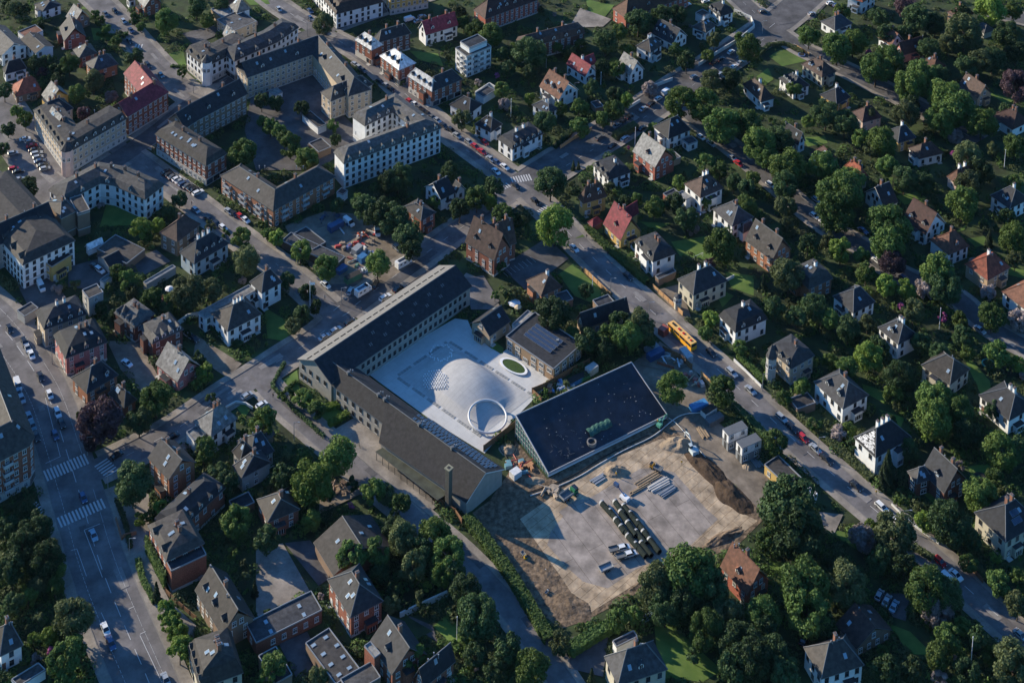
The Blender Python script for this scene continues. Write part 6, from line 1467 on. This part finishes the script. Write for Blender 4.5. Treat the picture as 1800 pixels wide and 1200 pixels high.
clutter('scrap_heap','red scaffold bars and orange bags by hall gable',912,825,4,14,[(.3,.06,.05),(.4,.2,.1),(.12,.25,.3)])
clutter('scrap_heap','timber debris under burnt roof frame by lane',586,858,4,26,[(.2,.14,.1),(.12,.08,.06),(.25,.18,.12)])
clutter('scrap_heap','garden furniture and toys in café like yard',300,528,3,10,[(.5,.45,.4),(.3,.1,.08)])
clutter('scrap_heap','pale rubble patches at left foot of hall',962,868,3,12,[(.4,.32,.24),(.3,.24,.18)])
# fences and garden walls
def fence(px, ht, m_, label, name='fence', th=.12, cat='fence', post=2.5):
    p = [P(*q).xy for q in px]; O = p[0].copy(); o = thing(name, label, cat, (O.x, O.y, 0)); b = MB()
    for a, c_ in zip(p, p[1:]): d = c_-a; mid = (a+c_)/2-O; b.box((mid.x, mid.y, ht/2), (d.length, th, ht), m_, math.atan2(d.y, d.x))
    b.build('panel' if th < .2 else 'wall', o)
    if post:
        q = resample(p, post); pb = MB(); pb.box((0, 0, ht/2+.06), (th+.1, th+.1, ht+.12), m_); me = pb.mesh('post')
        for x in q[:60]: obj('post', me, o, (x.x-O.x, x.y-O.y, 0))
FW = mat('fence_orange_wood', (.42,.25,.12), .8, .2, 2); FB_ = mat('fence_brown', (.20,.11,.06), .85, .25, 2); WW = mat('garden_wall_white', (.55,.55,.53), .8, .1, 1); BW = wm('brick')
fence([(1026,477),(1050,500),(1073,522)],1.8,FW,'orange wooden fence along near side of main road'); fence([(1148,508),(1175,532),(1200,556)],1.9,FW,'orange wooden fence before the cream turret villa')
fence([(850,793),(880,770),(908,748)],2.2,FB_,'dark rust hoarding beside the white ring'); fence([(935,692),(955,684),(1005,655),(1036,640)],2.2,FB_,'rust brown hoarding behind the hall ridge'); fence([(935,692),(952,708)],2,FB_,'short hoarding at corner of school court')
fence([(1232,662),(1265,695),(1300,732)],2.2,FW,'orange hoarding along road hedge'); fence([(1165,618),(1195,632),(1216,650)],2.2,FB_,'brown hoarding near blue container'); fence([(763,880),(800,905),(812,922)],2.2,FB_,'brown wooden fence at chimney foot')
fence([(830,928),(870,985),(915,1050),(968,1118)],1.8,mat('mesh_fence', (.08,.11,.12), .6, .1),'dark mesh fence along the hedge of soil field'); fence([(1228,117),(1262,95),(1300,72),(1326,50),(1320,35),(1290,22)],1.8,WW,'long curved white garden wall round top villas','garden_wall',.3,'wall',0)
fence([(1290,635),(1312,656),(1338,682)],1.1,WW,'low white wall beside main road pavement','garden_wall',.3,'wall',0); fence([(1567,888),(1602,922),(1650,957)],.8,WW,'low white wall before yellow green hedge','garden_wall',.3,'wall',0)
fence([(1108,434),(1125,455),(1148,487)],1.2,WW,'low white wall before white mansard villa','garden_wall',.3,'wall',0); fence([(703,1086),(740,1068),(786,1047)],1.8,WW,'pale garden wall above the flagpole lawn','garden_wall',.4,'wall',0)
fence([(835,168),(860,152),(870,158)],1.8,WW,'white wall behind yard of modern flats','garden_wall',.3,'wall',0); fence([(204,915),(214,950),(218,945),(240,940)],1.4,wm('orange'),'orange brick wall at corner of avenue','garden_wall',.3,'wall',0)
fence([(1135,160),(1182,142)],1.6,WW,'grey garden wall beside white van','garden_wall',.3,'wall',0); fence([(1105,192),(1125,180)],1.5,WW,'short garden wall behind parked black cars','garden_wall',.3,'wall',0); fence([(1155,640),(1185,650)],1.2,BW,'low brick wall near wrapped pallets','garden_wall',.3,'wall',0)
fence([(1690,982),(1727,1025)],1.6,FB_,'brown fence before cream villa with panels'); fence([(345,1090),(310,1060),(290,1040)],1.4,FB_,'brown fence behind trimmed street trees'); fence([(1040,230),(1010,245),(985,262)],1.6,FW,'orange brown fence along parking avenue')
fence([(1350,84),(1375,79),(1400,84),(1422,98)],1.3,FW,'curved orange brown fence by round lawn'); fence([(397,718),(414,709),(432,711),(444,719)],.9,WW,'curved pale wall beside weathered villa','garden_wall',.3,'wall',0); fence([(640,1040),(655,1052)],1.2,WW,'short white wall near tall brick house','garden_wall',.3,'wall',0)
fence([(310,574),(330,560),(350,556)],1.8,WW,'white wall between tudor house and villa complex','garden_wall',.3,'wall',0); fence([(1266,500),(1290,488)],1.2,WW,'thin white wall above yellow green lawn','garden_wall',.3,'wall',0)
# ------------------------------------------------------------------ poles, people, small things
def pole(u, v, h, label, kind='flagpole'):
    p = P(u, v); o = thing(kind, label, 'flagpole' if kind == 'flagpole' else 'street lamp' if kind == 'street_lamp' else 'pole', (p.x, p.y, 0)); b = MB(); m_ = WHITEM if kind == 'flagpole' else STEEL
    b.cyl((0, 0, 0), (0, 0, h), .14, m_, 8, .07); b.build('pole', o); b = MB()
    if kind == 'flagpole': b.cyl((0, 0, h), (0, 0, h+.25), .16, WHITEM, 8, .1); b.build('finial', o)
    else: b.cyl((0, 0, h-.1), (1.2, 0, h+.1), .06, m_, 6); b.box((1.5, 0, h+.1), (.7, .3, .14), m_); b.build('lamp_head', o)
for q, h, l in (((1706,1172),9.5,'white flagpole in dark trees at lower right'),((803,1128),8,'white flagpole on the lawn by garden hedge'),((1651,578),8,'white flagpole beside pink rhododendron'),((1056,150),6,'white flagpole beside wine red roof'),((1116,256),8,'white flagpole at corner of parking avenue'),((1041,512),6,'thin white flagpole on small lawn by road'),((1765,296),8,'white flagpole near top right shaded drive'),((898,205),8,'slim flagpole below modern flats'),((545,538),9.5,'pole with white flag beside side street')): pole(*q, h, l)
for q, l in (((1073,518),'street lamp by orange fence on main road'),((517,774),'street lamp on lane below school lawn'),((228,980),'street lamp at avenue beside brick wall'),((154,800),'street lamp at crossing under purple tree'),((190,862),'street lamp at corner beside dark round tree'),((858,300),'street lamp on main road by white villa'),((92,640),'street lamp beside rose brick house'),((1340,688),'street lamp beside low white wall'),((1438,800),'street lamp by villa with white patches'),((1010,170),'street lamp in gardens by white gabled villa'),((340,165),'street lamp at shop street corner'),((540,64),'street lamp at top crossroads'),((1140,560),'street lamp near red toilet block'),((1590,930),'street lamp by sparse olive tree'),((284,640),'street lamp beside pink gabled house'),((700,150),'street lamp before bright shop houses'),((600,535),'street lamp by side street end'),((960,120),'street lamp among dark brick blocks'),((1340,60),'street lamp at top car park')): pole(*q, 6.5, l, 'street_lamp')
b = MB(); b.poly([(0, 0, 0), (1.6, .2, -.1), (1.6, .2, -1.1), (0, 0, -1)], WHITEM); fl = [o for o in bpy.data.objects if o.get('label') == 'pole with white flag beside side street'][0]; b.build('flag', fl, (.1, 0, 9.3))
def person_mesh(cloth, legs):
    me = bpy.data.meshes.new('body'); V = [(0,0,.95),(0,0,1.2),(0,0,1.42),(0,0,1.52),(0,.02,1.66),(-.19,0,1.4),(-.27,.03,1.12),(-.26,.12,.88),(.19,0,1.4),(.27,-.02,1.12),(.26,.08,.88),(-.1,0,.9),(-.12,.1,.5),(-.12,.02,.06),(-.12,.15,.04),(.1,0,.9),(.12,-.02,.5),(.12,-.14,.06),(.12,-.02,.04)]
    E_ = [(0,1),(1,2),(2,3),(3,4),(2,5),(5,6),(6,7),(2,8),(8,9),(9,10),(0,11),(11,12),(12,13),(13,14),(0,15),(15,16),(16,17),(17,18)]; me.from_pydata(V, E_, []); o = bpy.data.objects.new('t', me); C.objects.link(o); m_ = o.modifiers.new('s', 'SKIN'); R0 = [.15,.15,.16,.06,.1,.08,.05,.04,.08,.05,.04,.09,.065,.045,.04,.09,.065,.045,.04]
    for i, r in enumerate(R0): me.skin_vertices[0].data[i].radius = (r, r*.85)
    me.skin_vertices[0].data[0].use_root = True; o.modifiers.new('u', 'SUBSURF').levels = 1; dg = bpy.context.evaluated_depsgraph_get(); out = bpy.data.meshes.new_from_object(o.evaluated_get(dg)); bpy.data.objects.remove(o)
    out.materials.clear(); [out.materials.append(x) for x in (mat('cloth_'+cloth[0], cloth[1], .9), mat('cloth_'+legs[0], legs[1], .9), mat('skin', (.35,.2,.14), .6))]
    for p in out.polygons: z = p.center.z; p.material_index = 2 if z > 1.5 or (abs(p.center.x) > .2 and z < .93) else 1 if z < .93 else 0
    out.name = 'body'; return out
PMES = [person_mesh(('dark', (.03,.03,.04)), ('jeans', (.04,.05,.09))), person_mesh(('hivis', (.6,.35,.03)), ('workwear', (.08,.07,.06))), person_mesh(('pale', (.4,.38,.36)), ('dark', (.03,.03,.04)))]
for u, v, k, l in ((1031,420,0,'person in dark clothes walking on pavement beside long hedge'),(1068,450,0,'person in dark clothes on pavement below yellow gabled house'),(1198,818,1,'person in orange workwear standing at edge of tan field'),(1083,838,1,'person in orange workwear near rounded sand heap'),(337,362,0,'person in dark clothes walking on side street pavement'),(1599,919,0,'person in dark clothes standing by low white wall'),(571,527,2,'person in pale clothes crossing the side street'),(635,549,0,'person in dark clothes behind school near orange kerb'),(1540,870,1,'person in orange top on pavement by white villa'),(480,700,0,'person in dark clothes on pavement by school lawn'),(1156,745,1,'person in orange workwear beside small green excavator'),(231,718,0,'person in dark clothes near pink gabled house')):
    p = P(u, v); o = thing('person', l, 'person', (p.x, p.y, .24), R_.uniform(0, 6)); obj('body', PMES[k], o); b = MB()
    for i in range(5):
        for j in range(8):
            def f(i, j): a, c_ = math.pi*i/8, 2*math.pi*j/8; return (.115*math.sin(a)*math.cos(c_), .125*math.sin(a)*math.sin(c_)-.01, 1.7+.12*math.cos(a))
            b.poly([f(i, j), f(i+1, j), f(i+1, j+1), f(i, j+1)], mat('hair', (.04,.025,.015), .9) if k != 1 else mat('helmet', (.5,.5,.5), .4))
    b.build('hair' if k != 1 else 'helmet', o)
def parasol(u, v, c, label, r=1.6):
    p = P(u, v); o = thing('parasol', label, 'parasol', (p.x, p.y, 0)); b = MB(); b.cyl((0, 0, 0), (0, 0, 2.3), .05, STEEL, 6); b.build('pole', o); b = MB(); m_ = mat('canvas_'+c, {'white': (.6,.6,.6), 'cream': (.45,.35,.22), 'rust': (.25,.1,.06)}[c], .8)
    for i in range(8): a, d = i*math.pi/4, (i+1)*math.pi/4; b.poly([(r*math.cos(a), r*math.sin(a), 2.0), (r*math.cos(d), r*math.sin(d), 2.0), (0, 0, 2.6)], m_)
    b.build('canopy', o)
parasol(904,541,'white','white parasol on terrace beside solar roof',2.2); parasol(910,548,'cream','cream parasol next to the white one',1.4); parasol(298,516,'white','white parasol in leafy back yard',1.6)
def pool(u, v, r, label, cw):
    p = P(u, v); o = thing('trampoline', label, 'trampoline', (p.x, p.y, 0)); b = MB(); b.cyl((0, 0, .5), (0, 0, .6), r*.8, DKM, 20)
    b.build('mat', o); b = MB()
    for i in range(20):
        a, d = i*math.pi/10, (i+1)*math.pi/10; b.poly([(r*.8*math.cos(a), r*.8*math.sin(a), .63), (r*math.cos(a), r*math.sin(a), .63), (r*math.cos(d), r*math.sin(d), .63), (r*.8*math.cos(d), r*.8*math.sin(d), .63)], cw); b.poly([(r*math.cos(a), r*math.sin(a), .4), (r*math.cos(d), r*math.sin(d), .4), (r*math.cos(d), r*math.sin(d), .63), (r*math.cos(a), r*math.sin(a), .63)], cw)
    for i in range(6): a = i*math.pi/3; b.cyl((r*math.cos(a), r*math.sin(a), 0), (r*math.cos(a), r*math.sin(a), .5), .05, STEEL, 5)
    b.build('frame', o)
TQ = mat('turquoise_pad', (.03,.25,.22), .5, .1); BP = mat('blue_pad', (.08,.14,.3), .5, .1)
pool(1737,641,2.2,'turquoise rimmed trampoline in right hand garden',TQ); pool(1224,378,1.8,'round blue trampoline beside white brown roofed villa',BP); pool(1409,98,1.6,'small blue trampoline on the round lawn',BP); pool(1723,842,2.2,'dark trampoline on lawn by steep brick house',DKM)
def goal(u, v):
    p = P(u, v); o = thing('goal_frame', 'small white football goal on the villa lawn', 'goal', (p.x, p.y, 0), ang(1217,458,1238,448)); b = MB(); b.cyl((-2, 0, 0), (-2, 0, 1.8), .06, WHITEM, 6); b.cyl((2, 0, 0), (2, 0, 1.8), .06, WHITEM, 6); b.cyl((-2, 0, 1.8), (2, 0, 1.8), .06, WHITEM, 6)
    for x in (-2, 2): b.cyl((x, 0, 1.8), (x, 1, 0), .04, WHITEM, 5)
    b.build('frame', o)
goal(1228,455)
def bikes(u, v, n, lab):
    for i in range(n):
        p = P(u+i*6, v+i*5); o = thing('bicycle', lab, 'bicycle', (p.x, p.y, .22), 2.0, 'bicycles parked by the lane'); b = MB()
        for x in (-.5, .5):
            for k in range(10): a, d = k*math.pi/5, (k+1)*math.pi/5; b.cyl((x+.33*math.cos(a), 0, .34+.33*math.sin(a)), (x+.33*math.cos(d), 0, .34+.33*math.sin(d)), .025, DKM, 4, caps=False)
        for s, e in (((-.5,0,.34),(0,0,.34)),((0,0,.34),(-.15,0,.85)),((-.15,0,.75),(.4,0,.8)),((0,0,.34),(.4,0,.8)),((.5,0,.34),(.38,0,.95)),((.38,-.25,.95),(.38,.25,.95)),((-.25,0,.87),(-.05,0,.87))): b.cyl(s, e, .025, DKM, 4)
        b.build('frame', o)
bikes(512, 722, 5, 'dark bicycle parked on pavement by school lawn'); bikes(632, 786, 1, 'dark bicycle beside the school canopy')
# bright fabric ring markers of the square: tensile cylinder on shop square
# ------------------------------------------------------------------ air
HAZE = 0.000007
hz = MB(); m_ = bpy.data.materials.new('haze_air'); m_.use_nodes = True; n = m_.node_tree; n.nodes.remove(n.nodes['Principled BSDF']); pv = n.nodes.new('ShaderNodeVolumePrincipled'); pv.inputs['Color'].default_value = (.55,.72,1,1); pv.inputs['Density'].default_value = HAZE; pv.inputs['Anisotropy'].default_value = .2
n.links.new(pv.outputs[0], n.nodes['Material Output'].inputs['Volume'])
hz.box((0, 800, 202), (2400, 2400, 412), m_); o = hz.build('haze'); tag(o, 'thin blue evening haze over the whole town', 'haze', None, 'stuff')
